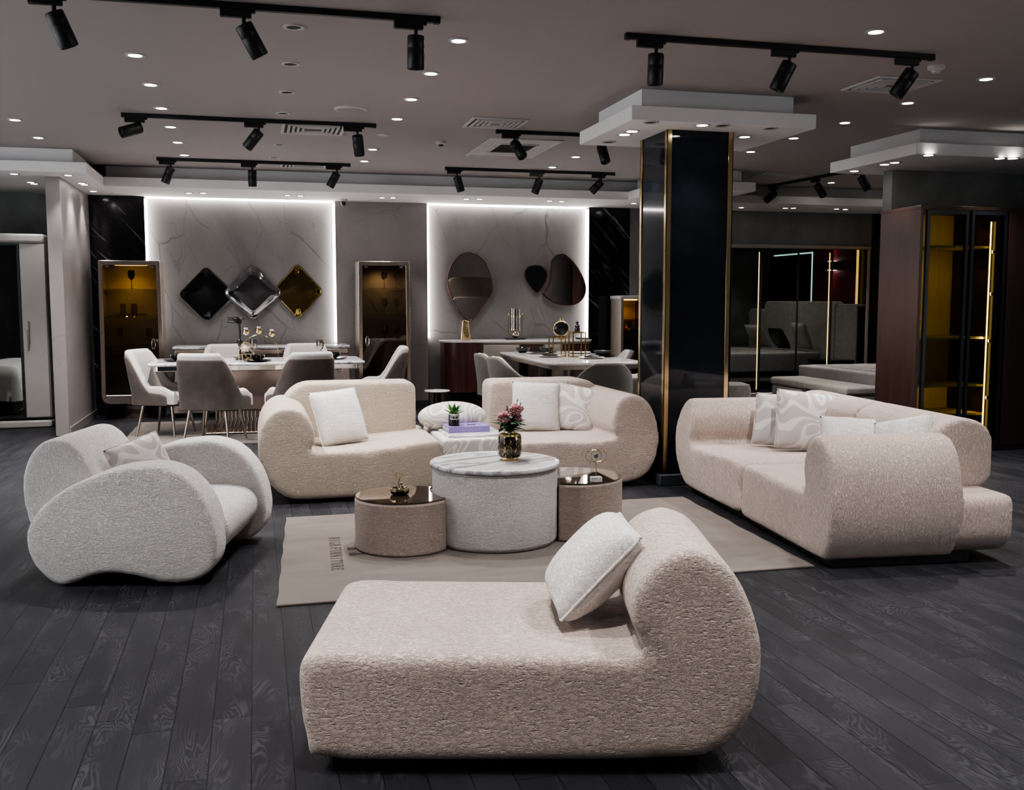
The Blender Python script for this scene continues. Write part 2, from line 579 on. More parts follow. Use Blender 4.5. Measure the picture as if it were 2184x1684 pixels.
# ================================================================ ROOM SHELL
CEIL, SOF, BACK = 3.0, 2.75, 13.5
XL, XR, YF = -5.2, 9.75, -3.5
struct(G().box(XL, XR, YF, BACK + .3, -0.12, 0).build('floor', 'floor', smooth=0))
struct(G().box(XL, XR, YF, BACK + .3, CEIL, CEIL + 0.12).build('ceiling', 'ceiling', smooth=0))
struct(G().box(XL, XR, BACK, BACK + 0.3, 0, CEIL).build('wall_back', 'wall', smooth=0))
struct(G().box(XL - 0.2, XL, 9.5, BACK + .3, 0, CEIL).build('wall_left', 'wall_dark', smooth=0))
struct(G().box(XL - 0.2, XL, YF, 2.2, 0, CEIL).build('wall_left', 'wall_dark', smooth=0))
struct(G().box(XL - .2, XR + .2, YF - .2, YF, 0, CEIL).build('wall_front', 'wall_plain', smooth=0))
struct(G().box(XR, XR + 0.2, YF, -1.5, 0, CEIL).build('wall_right', 'navy', smooth=0))
struct(G().box(XR, XR + 0.2, 2.5, BACK + .3, 0, CEIL).build('wall_right', 'navy', smooth=0))

# panels standing proud of the back wall (black marble, plain mauve strip, far bays)
PY = BACK - 0.075
struct(G().box(-1.96, -1.31, PY, BACK, 0, SOF).build('wall_back_black_panel', 'black_marble', smooth=0))
struct(G().box(1.05, 2.27, PY, BACK, 0, SOF).build('wall_back_mauve_panel', 'wall_plain', smooth=0))
struct(G().box(4.56, 5.17, PY, BACK, 0, SOF).build('wall_back_black_panel', 'black_marble', smooth=0))
struct(G().box(5.17, 6.72, PY, BACK, 0, SOF).build('wall_back_grey_panel', 'wall', smooth=0))
struct(G().box(6.72, 9.06, PY - .01, BACK, 2.26, SOF).build('wall_back_dark_panel', 'wall_dark', smooth=0))
struct(G().box(9.06, 9.75, PY - .04, BACK, 0, SOF).build('wall_back_navy_panel', 'navy', smooth=0))
struct(G().box(XL, -2.1, PY, BACK, 0, SOF).build('wall_back_dim_panel', 'wall_dark', smooth=0))
# left partition end
struct(G().box(-2.10, -1.96, 11.53, BACK, 0, SOF).build('wall_left_partition', 'wall_plain', bevel=.004))
struct(G().box(-1.96, -1.945, 11.53, PY, 0, 0.09).build('baseboard_left', 'champagne', smooth=0))
struct(G().box(1.05, 2.27, PY - .012, PY, 0, 0.10).build('baseboard_back', 'slate', smooth=0))
# right partition above and behind the dark wardrobe
struct(G().box(6.2, XR, 8.87, 9.02, 0, SOF).build('wall_right_partition', 'wall_dark', smooth=0))

# dropped soffits: (lower slab, upper box)
def soffit(name, x0, x1, y0, y1, inset, sides='FLRB'):
    s = struct(G().box(x0, x1, y0, y1, SOF, SOF + 0.105).build(name, 'soffit', bevel=.003, segs=1))
    l = inset if 'L' in sides else 0; r = inset if 'R' in sides else 0
    f = inset if 'F' in sides else 0; b = inset if 'B' in sides else 0
    u = struct(G().box(x0 + l, x1 - r, y0 + f, y1 - b, SOF + 0.105, CEIL).build(name + '_riser', 'soffit', smooth=0))
    return s
soffit('ceiling_soffit_back', -1.63, XR, 12.33, BACK, 0.20, 'F')
soffit('ceiling_soffit_left', XL, -1.63, 11.12, BACK, 0.15, 'FR')
soffit('ceiling_soffit_column', 2.67, 4.16, 6.92, 8.12, 0.125)
soffit('ceiling_soffit_rear_column', 4.72, 5.83, 11.0, 12.33, 0.125, 'FLR')
soffit('ceiling_soffit_right', 5.74, XR, 7.88, 9.26, 0.14, 'FLB')

# black column with gold corners
colm = struct(G().box(3.085, 3.625, 7.235, 7.77, 0.09, SOF).build('column', 'black_gloss', smooth=0))
for (cx, cy, sx, sy) in ((3.085, 7.235, 1, 1), (3.625, 7.235, -1, 1), (3.085, 7.77, 1, -1), (3.625, 7.77, -1, -1)):
    g = G()
    e, w = 0.008, 0.034
    xs = sorted((cx - sx * e, cx + sx * w)); ys = sorted((cy - sy * e, cy + sy * 0.001))
    g.box(xs[0], xs[1], ys[0], ys[1], 0.09, SOF)
    xs = sorted((cx - sx * e, cx + sx * 0.001)); ys = sorted((cy - sy * e, cy + sy * w))
    g.box(xs[0], xs[1], ys[0], ys[1], 0.09, SOF)
    g.build('column_trim', 'gold', colm, bevel=.002)
G().box(3.045, 3.665, 7.195, 7.81, 0, 0.09).build('column_base', 'slate', colm, bevel=.008)
struct(G().box(5.1, 5.6, 11.5, 12.0, 0, SOF).build('column', 'black_gloss', smooth=0))

# ================================================================ LED STRIPS IN THE WALL RECESSES
for (x, s, nm) in ((-1.31, 1, 'vertical white LED strip between the black marble and the diamond mirrors'),
                   (1.05, -1, 'vertical white LED strip beside the plain panel, on the diamond mirror side'),
                   (2.27, 1, 'vertical white LED strip beside the plain panel, on the pebble mirror side'),
                   (4.56, -1, 'vertical white LED strip between the pebble mirrors and black marble')):
    xs = sorted((x, x + s * 0.028))
    z0 = 0.0 if s < 0 and x > 3 else 0.95
    if abs(x - 1.05) < .01: z0 = 0.90
    tag(G().box(xs[0], xs[1], PY + 0.012, BACK - 0.002, z0, 2.72).build('led_strip', 'led_white', smooth=0), nm, 'light strip', 'LED strips around the wall recesses')
for (x0, x1, nm) in ((-1.28, 1.02, 'horizontal white LED strip above the diamond mirrors'), (2.30, 4.53, 'horizontal white LED strip above the pebble mirrors')):
    tag(G().box(x0, x1, BACK - 0.05, BACK - 0.002, 2.732, 2.748).build('led_strip', 'led_white', smooth=0), nm, 'light strip', 'LED strips around the wall recesses')

# ================================================================ CEILING FITTINGS
def downlight(p, z, lit, label, energy=40, group='recessed downlights', r=0.042, cone=1.75):
    t = thing('downlight', label, 'ceiling light', (p[0], p[1], z), 0, group)
    g = G(); g.ring(circle(0, 0, r * 1.45, 24), circle(0, 0, r, 24), -0.006, 0.0, 'z')
    g.build('trim_ring', 'vent', t, smooth=30)
    if lit:
        g = G().lathe([(r, -0.001), (r * .96, -0.004), (r * .5, -0.006), (0.001, -0.0065)], n=20)
        g.build('lens', 'lens', t)
        spot_child(t, (0, 0, -0.03), energy, cone, 0.7, 0.05)
    else:
        g = G().lathe([(r, -0.001), (r * .8, -0.0035), (r * .3, -0.004), (0.001, -0.004)], n=20)
        g.build('lens', 'vent_dark', t)
    return t

ORD = ['first', 'second', 'third', 'fourth', 'fifth', 'sixth', 'seventh', 'eighth']
E0 = 130
def row(pts, z, lit, where, energy=E0, group='recessed downlights', **kw):
    for i, (x, y) in enumerate(pts):
        p = at_z(x, y, z)
        downlight(p, z, lit, ('lit' if lit else 'unlit') + ' round downlight, ' + ORD[i] + ' ' + where, energy, group, **kw)

row([(393, 330), (379, 303), (364, 270), (344, 230), (321, 180), (288, 117)], CEIL, 1, 'from the back in the row above the armchair', group='armchair side downlight row')
row([(777, 343), (795, 318), (847, 253), (877, 211), (919, 156), (978, 86)], CEIL, 1, 'from the back in the row beside the round speaker', group='middle downlight row')
row([(82, 293), (32, 255)], CEIL, 1, 'of the pair by the stepped ceiling over the wardrobe', group='edge downlights')
row([(1601, 323), (1693, 294), (1802, 261), (1936, 219), (2103, 168)], CEIL, 1, 'from the back in the row past the black column', group='column side downlight row')
row([(1868, 67)], CEIL, 1, 'and only one above the near right-hand track lights', group='column side downlight row')
row([(1178, 356), (1228, 334)], CEIL, 1, 'from the back in the pair near the square vent', group='vent downlight pair')
row([(585, 335), (596, 308), (604, 241), (612, 196), (620, 136), (627, 57)], CEIL, 0, 'from the back in the dark row between the lit rows', group='unlit downlight row')
for i, (x, y) in enumerate(((7.4, 10.2), (8.6, 10.2), (7.4, 11.9), (8.6, 11.9))):
    downlight((x, y), CEIL, 1, 'lit round downlight over the panelled bed', 45, 'downlights over the bed')
# added fill rows, unseen above and behind the camera, lighting the front
for j, y in enumerate((3.6, 2.2, 0.8, -0.8, -2.7)):
    for i, x in enumerate((-1.6, 0.5, 2.4, 4.2)):
        downlight((x, y), CEIL, 1, 'added fill downlight in the unseen ceiling above the camera', E0 * ((1.0 if y > 2 else .75) if x < 0 else ((0.65 if x > 4 else 0.9) if y > 2 else 0.24)), 'added fill downlights over the front')
row([(433, 411), (403, 411), (641, 417), (613, 416), (838, 421), (815, 421), (1023, 424), (995, 424)], SOF, 1, 'along the back soffit, counted from the black marble', 15, 'paired back soffit downlights', r=.034, cone=1.5)
row([(1172, 428), (1198, 429), (1352, 433)], SOF, 1, 'along the back soffit above the pebble mirrors', 15, 'paired back soffit downlights', r=.034, cone=1.5)
row([(199, 407), (180, 393), (174, 390), (145, 373)], SOF, 1, 'from the back on the soffit by the partition', 22, 'soffit downlights by the partition', r=.036, cone=1.5)
row([(73, 391), (65, 388), (30, 370)], SOF, 1, 'on the soffit above the ivory wardrobe', 8, 'soffit downlights by the wardrobe', r=.036, cone=1.5)
row([(1581, 442), (1675, 443), (1692, 443), (1784, 445), (1803, 446)], SOF, 1, 'from the column on the bedroom soffit', 26, 'bedroom soffit downlights', r=.034, cone=1.5)
row([(1332, 286), (1348, 279), (1498, 266), (1588, 291)], SOF, 1, 'lit lamp under the black column canopy', 10, 'column canopy downlights', cone=1.5)
row([(1298, 302), (1388, 260), (1540, 267), (1643, 273)], SOF, 0, 'dark lamp under the black column canopy', 10, 'column canopy downlights', cone=1.5)
row([(1822, 364), (1887, 350), (1908, 346), (1980, 330), (2132, 337), (2160, 337)], SOF, 1, 'along the canopy over the dark wardrobe', 16, 'wardrobe canopy downlights', cone=1.5)

# track lights
HEADS = []
def head_mesh(t, x, tilt, pan, flip=1):
    """one spot head: adapter, stem, can; tilt from straight down, pan about z"""
    g = G().box(x - 0.09, x + 0.07, -0.016, 0.016, -0.075, -0.034)
    g.box(x + 0.07 * flip - .012, x + 0.07 * flip + .02, -0.010, 0.010, -0.050, -0.034)
    ad = g.build('adapter', 'black', t, bevel=.003, segs=1)
    G().tube([(x + .03, 0, -0.07), (x + .03, 0, -0.118)], 0.011, n=10).build('stem', 'black', t)
    R = Matrix.Rotation(pan, 3, 'Z') @ Matrix.Rotation(tilt, 3, 'X')
    c = Vector((x + .03, 0, -0.115))
    prof = [(0.02, 0.012), (0.043, 0.008), (0.047, 0.0), (0.047, -0.055), (0.0462, -0.057), (0.047, -0.059), (0.047, -0.165), (0.043, -0.17), (0.040, -0.168), (0.034, -0.150)]
    can = G().lathe(prof, c, 22, R).build('can', 'black', t, smooth=50)
    G().lathe([(0.034, -0.149), (0.02, -0.152), (0.001, -0.153)], c, 18, R).build('lens', 'vent_dark', can)

def track(x0, x1, y, heads, label, rz=0.0, loc=None):
    L = x1 - x0
    t = thing('track_light', label, 'track light', loc or ((x0 + x1) / 2, y, CEIL), rz, 'black ceiling track lights')
    G().box(-L / 2, L / 2, -0.017, 0.017, -0.034, 0).box(-L / 2 - .004, -L / 2 + .03, -.019, .019, -.037, 0).box(L / 2 - .03, L / 2 + .004, -.019, .019, -.037, 0).build('rail', 'black', t, bevel=.002, segs=1)
    for (hx, tilt, pan) in heads:
        head_mesh(t, hx - (x0 + x1) / 2, radians(tilt), radians(pan))
    return t
track(-1.05, 1.02, 5.58, [(-0.97, 24, -65), (-0.05, 32, -65), (0.86, 6, -0)], 'black track rail with three spotlights, nearest to the viewer over the armchair')
track(2.13, 4.20, 5.63, [(2.29, 4, -0), (3.16, 26, 60), (4.02, 34, 55)], 'black track rail with three spotlights in front of the column canopy')
track(-1.03, 1.07, 9.0, [(-0.92, 70, 115), (0.04, 44, 60), (0.88, 24, -20)], 'black track rail with three spotlights crossing in front of a louvred vent')
track(-0.99, 1.09, 11.65, [(-0.88, 24, 70), (-0.02, 4, -0), (0.91, 30, 70)], 'black track rail with three spotlights above the dining table with marble top')
track(2.19, 4.28, 11.65, [(2.30, 18, -70), (3.30, 20, 70), (4.08, 46, 60)], 'black track rail with three spotlights above the stone dining table')
track(2.17, 4.26, 9.02, [(2.31, 38, 212), (3.15, 26, 195)], 'black track rail half hidden behind the column canopy')
track(0, 2.1, 0, [(0.12, 50, 170), (1.05, 40, 5), (1.9, 34, -5)], 'black track rail running into depth above the bed', radians(-86), (6.84, 11.35, CEIL))

def vent(x0, x1, y0, y1, label, square=False, double=False):
    t = thing('ceiling_vent', label, 'air vent', ((x0 + x1) / 2, (y0 + y1) / 2, CEIL), 0, 'ceiling air vents')
    a, b = (x1 - x0) / 2, (y1 - y0) / 2
    rect = lambda u, v: [(-u, -v), (u, -v), (u, v), (-u, v)]
    G().ring(rect(a, b), rect(a - .03, b - .03), -0.012, 0, 'z').build('frame', 'vent', t, bevel=.003, segs=1)
    G().box(-a + .03, a - .03, -b + .03, b - .03, -.004, 0).build('backing', 'vent_dark' if not square else 'vent', t, smooth=0)
    if square:
        G().box(-a * .5, a * .5, -b * .45, b * .45, -.006, -.004).build('grille', 'vent_dark', t, smooth=0)
        G().ring(rect(a * .55, b * .5), rect(a * .5, b * .45), -.014, -.004, 'z').build('inner_frame', 'vent', t, bevel=.003, segs=1)
        a, b = a * .5, b * .45
        n = 6
        for k in range(n):
            y = -b + (k + .5) * 2 * b / n
            G().box(-a, a, y - .008, y + .008, -.012, -.006).build('slat', 'black', t, smooth=0)
        return t
    for k in range(1, 5):
        u, v = a - .03 - k * .042, b - .03 - k * .042
        if v < .02 or u < .02: break
        G().ring(rect(u + .017, v + .017), rect(u - .004, v - .004), -0.014 - .002, -.004, 'z').build('slat', 'vent', t, smooth=0)
    return t
vent(0.27, 0.83, 9.12, 9.66, 'white louvred ceiling vent partly behind the second black track')
vent(0.32, 0.97, 11.68, 12.10, 'white louvred ceiling vent behind the track over the marble dining table')
vent(1.83, 2.33, 8.44, 8.92, 'white louvred ceiling vent left of the column canopy, above the square diffuser')
vent(2.22, 2.95, 9.45, 10.65, 'large square ceiling diffuser with a dark middle grille', True)
vent(4.22, 4.73, 6.22, 6.70, 'white louvred ceiling vent behind the near track spotlight by the smoke detector')
vent(6.06, 6.66, 11.16, 11.62, 'dim louvred ceiling vent above the bedroom')

def disc(name, p, z, prof, mat, label, cat, child=None):
    t = thing(name, label, cat, (p[0], p[1], z))
    G().lathe(prof, n=28).build('body', mat, t)
    if child:
        G().lathe(child[0], n=24).build(child[1], child[2], t)
    return t
disc('ceiling_speaker', at_z(748, 232, CEIL), CEIL, [(0.135, 0), (0.135, -.008), (0.118, -.012)], 'vent', 'round flush ceiling speaker between the downlight rows', 'speaker', ([(0.115, -.0121), (0.1, -.014), (0.001, -.015)], 'grille', 'ceiling'))
disc('smoke_detector', at_z(1997, 141, CEIL), CEIL, [(0.055, 0), (0.055, -.018), (0.03, -.03), (0.001, -.03)], 'vent', 'white smoke detector at the end of the near right track', 'smoke detector', ([(0.03, -.031), (0.026, -.045), (0.001, -.047)], 'sensor_cap', 'vent'))
disc('smoke_detector', at_z(940, 302, CEIL), CEIL, [(0.05, 0), (0.05, -.018), (0.03, -.028), (0.001, -.028)], 'vent', 'small smoke detector on the ceiling left of the square diffuser', 'smoke detector', ([(0.026, -.029), (0.022, -.045), (0.001, -.047)], 'sensor_cap', 'black'))
disc('ceiling_light', at_z(818, 287, CEIL), CEIL, [(0.06, 0), (0.06, -.006), (0.045, -.008), (0.001, -.008)], 'vent', 'small unlit square-looking fitting beside the second track end', 'ceiling light', ([(0.03, -.0082), (0.001, -.012)], 'lens', 'paper'))
t = thing('security_camera', 'small dome security camera under the back soffit between the wall recesses', 'camera', (1.14, 13.15, SOF))
G().lathe([(0.05, 0), (0.05, -.02), (0.03, -.035), (0.001, -.035)], n=20).build('mount', 'vent', t)
G().ball((0.0, -0.01, -.055), 0.034).build('lens_ball', 'black_cer', t)
del disc

# ================================================================ SOFT SEATING
SX = (0.016, 14)
def jsofa(parent, prof, y0, y1, mat, name='seat_and_arm', fn=None, soft=SX, k=5):
    g = G().prism(catmull(prof, k), y0, y1, 'y')
    if fn:
        # slice the block up so that the shape can bend smoothly
        me = bpy.data.meshes.new('tmp'); me.from_pydata(g.v, [], g.f)
        bm = bmesh.new(); bm.from_mesh(me)
        xs = [p[0] for p in prof]; zs = [p[1] for p in prof]
        for ax, lo, hi, m in ((0, min(xs), max(xs), 24), (1, y0, y1, 12), (2, min(zs), max(zs), 16)):
            for q in range(1, m):
                co = [0, 0, 0]; no = [0, 0, 0]; co[ax] = lo + (hi - lo) * q / m; no[ax] = 1
                bmesh.ops.bisect_plane(bm, geom=bm.verts[:] + bm.edges[:] + bm.faces[:], plane_co=co, plane_no=no)
        bm.verts.index_update()
        g = G().add([v.co for v in bm.verts], [tuple(v.index for v in f.verts) for f in bm.faces])
        bm.free(); bpy.data.meshes.remove(me)
        g.xf(fn)
    return g.build(name, mat, parent, soft=soft)

# --- chaise in the foreground
ch = thing('chaise_longue', 'blush textured chaise longue with one rolled end, in front of everything', 'chaise longue', (0.16, 3.0, 0), radians(-14.4))
prof = [(0.02, 0.05), (-0.035, 0.10), (-0.055, 0.20), (-0.063, 0.31), (-0.052, 0.36), (-0.01, 0.382), (0.12, 0.384), (0.46, 0.380), (0.8, 0.376), (0.96, 0.374), (1.0, 0.385),
        (0.985, 0.42), (0.955, 0.475), (0.953, 0.545), (0.985, 0.615), (1.05, 0.682), (1.136, 0.706), (1.225, 0.672), (1.295, 0.58), (1.345, 0.44), (1.352, 0.32), (1.325, 0.195), (1.27, 0.11), (1.2, 0.066), (1.1, 0.05), (0.6, 0.045)]
def taper(p):
    k = max(0.0, min(1.0, (p.z - 0.39) / 0.16)) if p.x > 0.9 else 0.0
    return Vector((p.x, p.y * (1 - 0.22 * k), p.z))
jsofa(ch, prof, -0.015, 0.83, 'blush', 'upholstered_body', taper, soft=(0.016, 15))
G().box(0.03, 1.17, 0.03, 0.78, 0, 0.075).build('plinth', 'plinth', ch, bevel=.006)

# --- left sofa module
ls = thing('sofa_module', 'sand coloured sofa module with rolled arm, behind the low coffee table with golden tree', 'sofa', (0.28, 7.2, 0), 0, 'sofa modules')
prof = [(0.0, 0.03), (-0.15, 0.095), (-0.25, 0.24), (-0.28, 0.42), (-0.245, 0.58), (-0.16, 0.672), (-0.05, 0.69), (0.045, 0.655), (0.108, 0.55), (0.12, 0.45), (0.085, 0.385), (0.16, 0.372), (0.45, 0.372), (0.8, 0.372), (1.02, 0.372), (1.05, 0.35), (1.05, 0.2), (1.03, 0.04), (0.5, 0.03)]
def bend(p):
    u = max(0.0, min(1.2, (p.x - 0.45) / 0.55))
    w = max(0.0, 1 - p.y / 1.1)
    return Vector((p.x, p.y + 0.13 * u * u * w, p.z + 0.040 * u * max(0, min(1, (p.z - .1) / .25))))
jsofa(ls, prof, 0.0, 1.13, 'taupe_sofa', fn=bend, soft=(0.018, 14))
pb = rrect(-0.10, 0.975, 0.34, 0.80, (0.05, 0.06, 0.07, 0.24), 8)
g = G().prism(pb, 0.82, 1.17, 'y')
g.build('backrest', 'taupe_sofa', ls, soft=(0.018, 10))
G().box(0.06, 1.0, 0.12, 1.0, 0, 0.07).build('plinth', 'plinth', ls, bevel=.006)

# --- right module of the back row
rs = thing('sofa_module', 'blush sofa module with rolled arm against the black column', 'sofa', (3.0, 7.24, 0), 0, 'sofa modules')
prof = [(-0.33, 0.03), (-0.12, 0.05), (0.0, 0.15), (0.055, 0.32), (0.045, 0.48), (-0.015, 0.635), (-0.10, 0.71), (-0.20, 0.725), (-0.285, 0.68), (-0.325, 0.59), (-0.335, 0.49), (-0.305, 0.41), (-0.27, 0.385), (-0.40, 0.378), (-0.7, 0.378), (-1.06, 0.378), (-1.10, 0.35), (-1.10, 0.2), (-1.09, 0.04), (-0.7, 0.03)]
jsofa(rs, prof, 0.0, 1.12, 'blush', soft=(0.018, 14))
g = G().prism(rrect(-1.12, -0.12, 0.34, 0.79, (0.05, 0.05, 0.22, 0.06), 8), 0.80, 1.15, 'y')
g.build('backrest', 'blush', rs, soft=(0.018, 11))
G().box(-1.02, -0.2, 0.1, 1.0, 0, 0.07).build('plinth', 'plinth', rs, bevel=.006)

# --- patterned centre module
ot = thing('ottoman', 'wave patterned pouf table with oval backrest, between the two back sofa modules', 'ottoman', (1.36, 7.40, 0))
g = G().box(0.0, 0.52, 0.0, 0.92, 0.03, 0.405)
g.build('seat', 'wavy', ot, soft=(0.018, 8))
G().prism(rrect(0.05, 0.50, 0.04, 0.52, 0.02, 4), 0.398, 0.424).build('marble_slab', 'marble_top', ot, bevel=.006)
g = G().ball((0.19, 0.60, 0.505), 1.0, 36, 20, (0.285, 0.17, 0.125))
g.build('backrest', 'wavy', ot, smooth=180)
G().box(0.04, 0.48, 0.06, 0.86, 0, 0.05).build('plinth', 'plinth', ot, smooth=0)

# --- right sofa: two modules, local x = along length towards the viewer, y = towards the back
RA = radians(-95.6)
def rsofa(label, a0, a1, armside, back0, back1):
    t = thing('sofa_module', label, 'sofa', (3.21, 6.96, 0), RA, 'sofa modules')
    if armside > 0:     # near arm at a1
        prof = [(a0, 0.05), (a0 - .005, 0.2), (a0, 0.33), (a0 + .05, 0.39), (a0 + .3, 0.392), (a1 - .50, 0.385), (a1 - .365, 0.385), (a1 - .345, 0.41), (a1 - .37, 0.49), (a1 - .365, 0.58), (a1 - .32, 0.66), (a1 - .25, 0.715), (a1 - .14, 0.70), (a1 - .06, 0.62), (a1 - .01, 0.48), (a1, 0.34), (a1 - .02, 0.2), (a1 - .07, 0.08), (a1 - .15, 0.045), (a0 + .4, 0.04)]
        slab = (a0, a1 - .03)
    else:
        prof = [(a1, 0.06), (a1 + .005, 0.2), (a1, 0.33), (a1 - .05, 0.39), (a1 - .3, 0.392), (a0 + .45, 0.388), (a0 + .375, 0.388), (a0 + .35, 0.41), (a0 + .372, 0.49), (a0 + .367, 0.58), (a0 + .325, 0.66), (a0 + .25, 0.722), (a0 + .14, 0.695), (a0 + .06, 0.61), (a0 + .01, 0.48), (a0, 0.36), (a0 + .03, 0.2), (a0 + .10, 0.085), (a0 + .20, 0.045), (a0 + .6, 0.04)]
        slab = (a0 + .08, a1)
    # seat front bows out a little; note local y here runs towards the sofa back
    def belly(p):
        k = max(0.0, 1 - ((p.z - .38) / .36) ** 2) * max(0.0, 1 - max(0.0, p.y) / .3) * max(0.0, 1 - max(0.0, p.x - .3) / .7)
        return Vector((p.x, p.y - (.05 * k if armside < 0 else 0), p.z))
    jsofa(t, prof, -0.045, 0.73, 'blush_v', 'seat_and_arm', belly, (0.017, 20), 5)
    g = G().prism(rrect(slab[0], slab[1], 0.05, 0.385, (.05, .16, .06, .05) if armside > 0 else (.16, .05, .05, .06), 6), 0.60, 1.05, 'y')
    g.build('rear_platform', 'blush_v', t, soft=(0.018, 16))
    g = G().prism(rrect(0.73, 1.11, 0.37, 0.775, (0.07, 0.10, 0.16, 0.16), 8), back0, back1, 'x')
    g.build('backrest', 'blush_v', t, soft=(0.018, 10))
    G().box(a0 + (.16 if armside < 0 else .01), a1 - (.12 if armside > 0 else .01), 0.02, 0.84, 0, 0.075).build('plinth', 'plinth', t, bevel=.005)
    return t
# the mesh is written with x along the length: after turning by RA, local +y points right (towards the back)
rsofa('far module of the blush sofa facing the coffee tables, with arm by the column', -0.17, 1.045, -1, 0.10, 1.045)
rsofa('near module of the blush sofa, its broad arm towards the viewer', 1.085, 2.35, 1, 1.06, 2.02)

# --- armchair
ac = thing('armchair', 'white armchair with two bean shaped arms beside the rug', 'armchair', (-1.04, 5.4, 0), radians(-12.6))
bean = [(-0.118, 0.30), (-0.06, 0.40), (0.02, 0.475), (0.12, 0.54), (0.241, 0.592), (0.36, 0.63), (0.477, 0.645), (0.60, 0.645), (0.71, 0.605), (0.79, 0.53), (0.85, 0.43), (0.885, 0.31), (0.89, 0.19), (0.865, 0.10), (0.80, 0.04), (0.70, 0.012), (0.60, 0.015), (0.50, 0.045), (0.40, 0.07), (0.30, 0.075), (0.20, 0.05), (0.11, 0.012), (0.03, 0.008), (-0.045, 0.06), (-0.10, 0.14), (-0.125, 0.22)]
for y0, y1 in ((-0.02, 0.20), (0.86, 1.08)):
    bn = [(p[0] * .945 + .01, p[1] * .955 + .004) for p in bean] if y0 < .5 else [(p[0] + .02, p[1] * .975) for p in bean]
    ym = (y0 + y1) / 2
    def puff(p):
        d = ((p.x - .38) / .52) ** 2 + ((p.z - .33) / .36) ** 2
        return Vector((p.x, p.y + (p.y - ym) * .45 * max(0, 1 - d), p.z))
    jsofa(ac, bn, y0, y1, 'white_fab', 'arm', puff, (0.014, 22), 3)
seatp = [(0.10, 0.10), (0.08, 0.3), (0.15, 0.36), (0.45, 0.375), (0.70, 0.37), (0.82, 0.34), (0.865, 0.27), (0.845, 0.18), (0.76, 0.09), (0.62, 0.05), (0.3, 0.05)]
G().prism(catmull(seatp, 4), 0.15, 0.91, 'y').build('seat', 'white_fab', ac, soft=(0.016, 10))
backp = [(0.05, 0.12), (-0.10, 0.16), (-0.175, 0.30), (-0.20, 0.48), (-0.17, 0.62), (-0.10, 0.71), (0.0, 0.735), (0.09, 0.68), (0.16, 0.56), (0.21, 0.44), (0.24, 0.34), (0.2, 0.2)]
M['white_fab_v'] = fabric('white_chenille_upright', (0.72, 0.68, 0.66), (110, 84, 50), 0.7, 0.005, 0.06)
G().prism(catmull(backp, 4), 0.165, 0.875, 'y').build('backrest', 'white_fab_v', ac, soft=(0.016, 12))
G().prism([(0.0, 0.15), (0.72, 0.15), (0.72, 0.9), (0.0, 0.9)], 0, 0.07).build('plinth', 'plinth', ac, smooth=0)

# ================================================================ CUSHIONS
def cushion_mesh(w, h, t, n=26):
    g = G()
    vs, fs = [], []
    for side in (1, -1):
        for j in range(n + 1):
            for i in range(n + 1):
                u, v = 2 * i / n - 1, 2 * j / n - 1
                e = max(0.0, (1 - abs(u) ** 2.6)) * max(0.0, (1 - abs(v) ** 2.6))
                pin = 1 - 0.07 * (1 - abs(v) ** 2) * (abs(u) ** 3)
                pin2 = 1 - 0.07 * (1 - abs(u) ** 2) * (abs(v) ** 3)
                x = u * w / 2 * pin * (1 - .05 * u * u * v * v); z = v * h / 2 * pin2 * (1 - .05 * u * u * v * v)
                y = side * (t / 2) * e ** 0.48
                # soft puckers near the edges
                y += side * 0.004 * sin(9 * u + 3 * v) * e ** .5 * (1 - e ** .5) * 3
                vs.append((x, y, z))
    m = (n + 1) ** 2
    for s in range(2):
        for j in range(n):
            for i in range(n):
                a = s * m + j * (n + 1) + i
                fs.append((a, a + 1, a + n + 2, a + n + 1))
    g.add(vs, fs)
    return g

def cushion(label, loc, rot, w=0.42, h=0.42, t=0.15, mat='pillow_white', group='scatter cushions'):
    g = cushion_mesh(w, h, t)
    me_o = g.build('cushion', mat, smooth=180)
    bm = bmesh.new(); bm.from_mesh(me_o.data)
    bmesh.ops.remove_doubles(bm, verts=bm.verts, dist=1e-5)
    bmesh.ops.recalc_face_normals(bm, faces=bm.faces)
    bm.to_mesh(me_o.data); bm.free()
    root = tag(me_o, label, 'cushion', group)
    root.location = loc
    root.rotation_euler = rot.to_euler('XYZ') if isinstance(rot, Matrix) else Euler(rot, 'XYZ')
    per = []
    N = 26
    ed = lambda u, v: (1 - .05 * u * u * v * v) * Vector((u * w / 2 * (1 - 0.07 * (1 - abs(v) ** 2) * (abs(u) ** 3)), 0, v * h / 2 * (1 - 0.07 * (1 - abs(u) ** 2) * (abs(v) ** 3))))
    for k in range(N): per.append(ed(-1 + 2 * k / N, -1))
    for k in range(N): per.append(ed(1, -1 + 2 * k / N))
    for k in range(N): per.append(ed(1 - 2 * k / N, 1))
    for k in range(N): per.append(ed(-1, 1 - 2 * k / N))
    G().tube(per, 0.0045, n=6, closed=True).build('piping', mat, root)
    return root

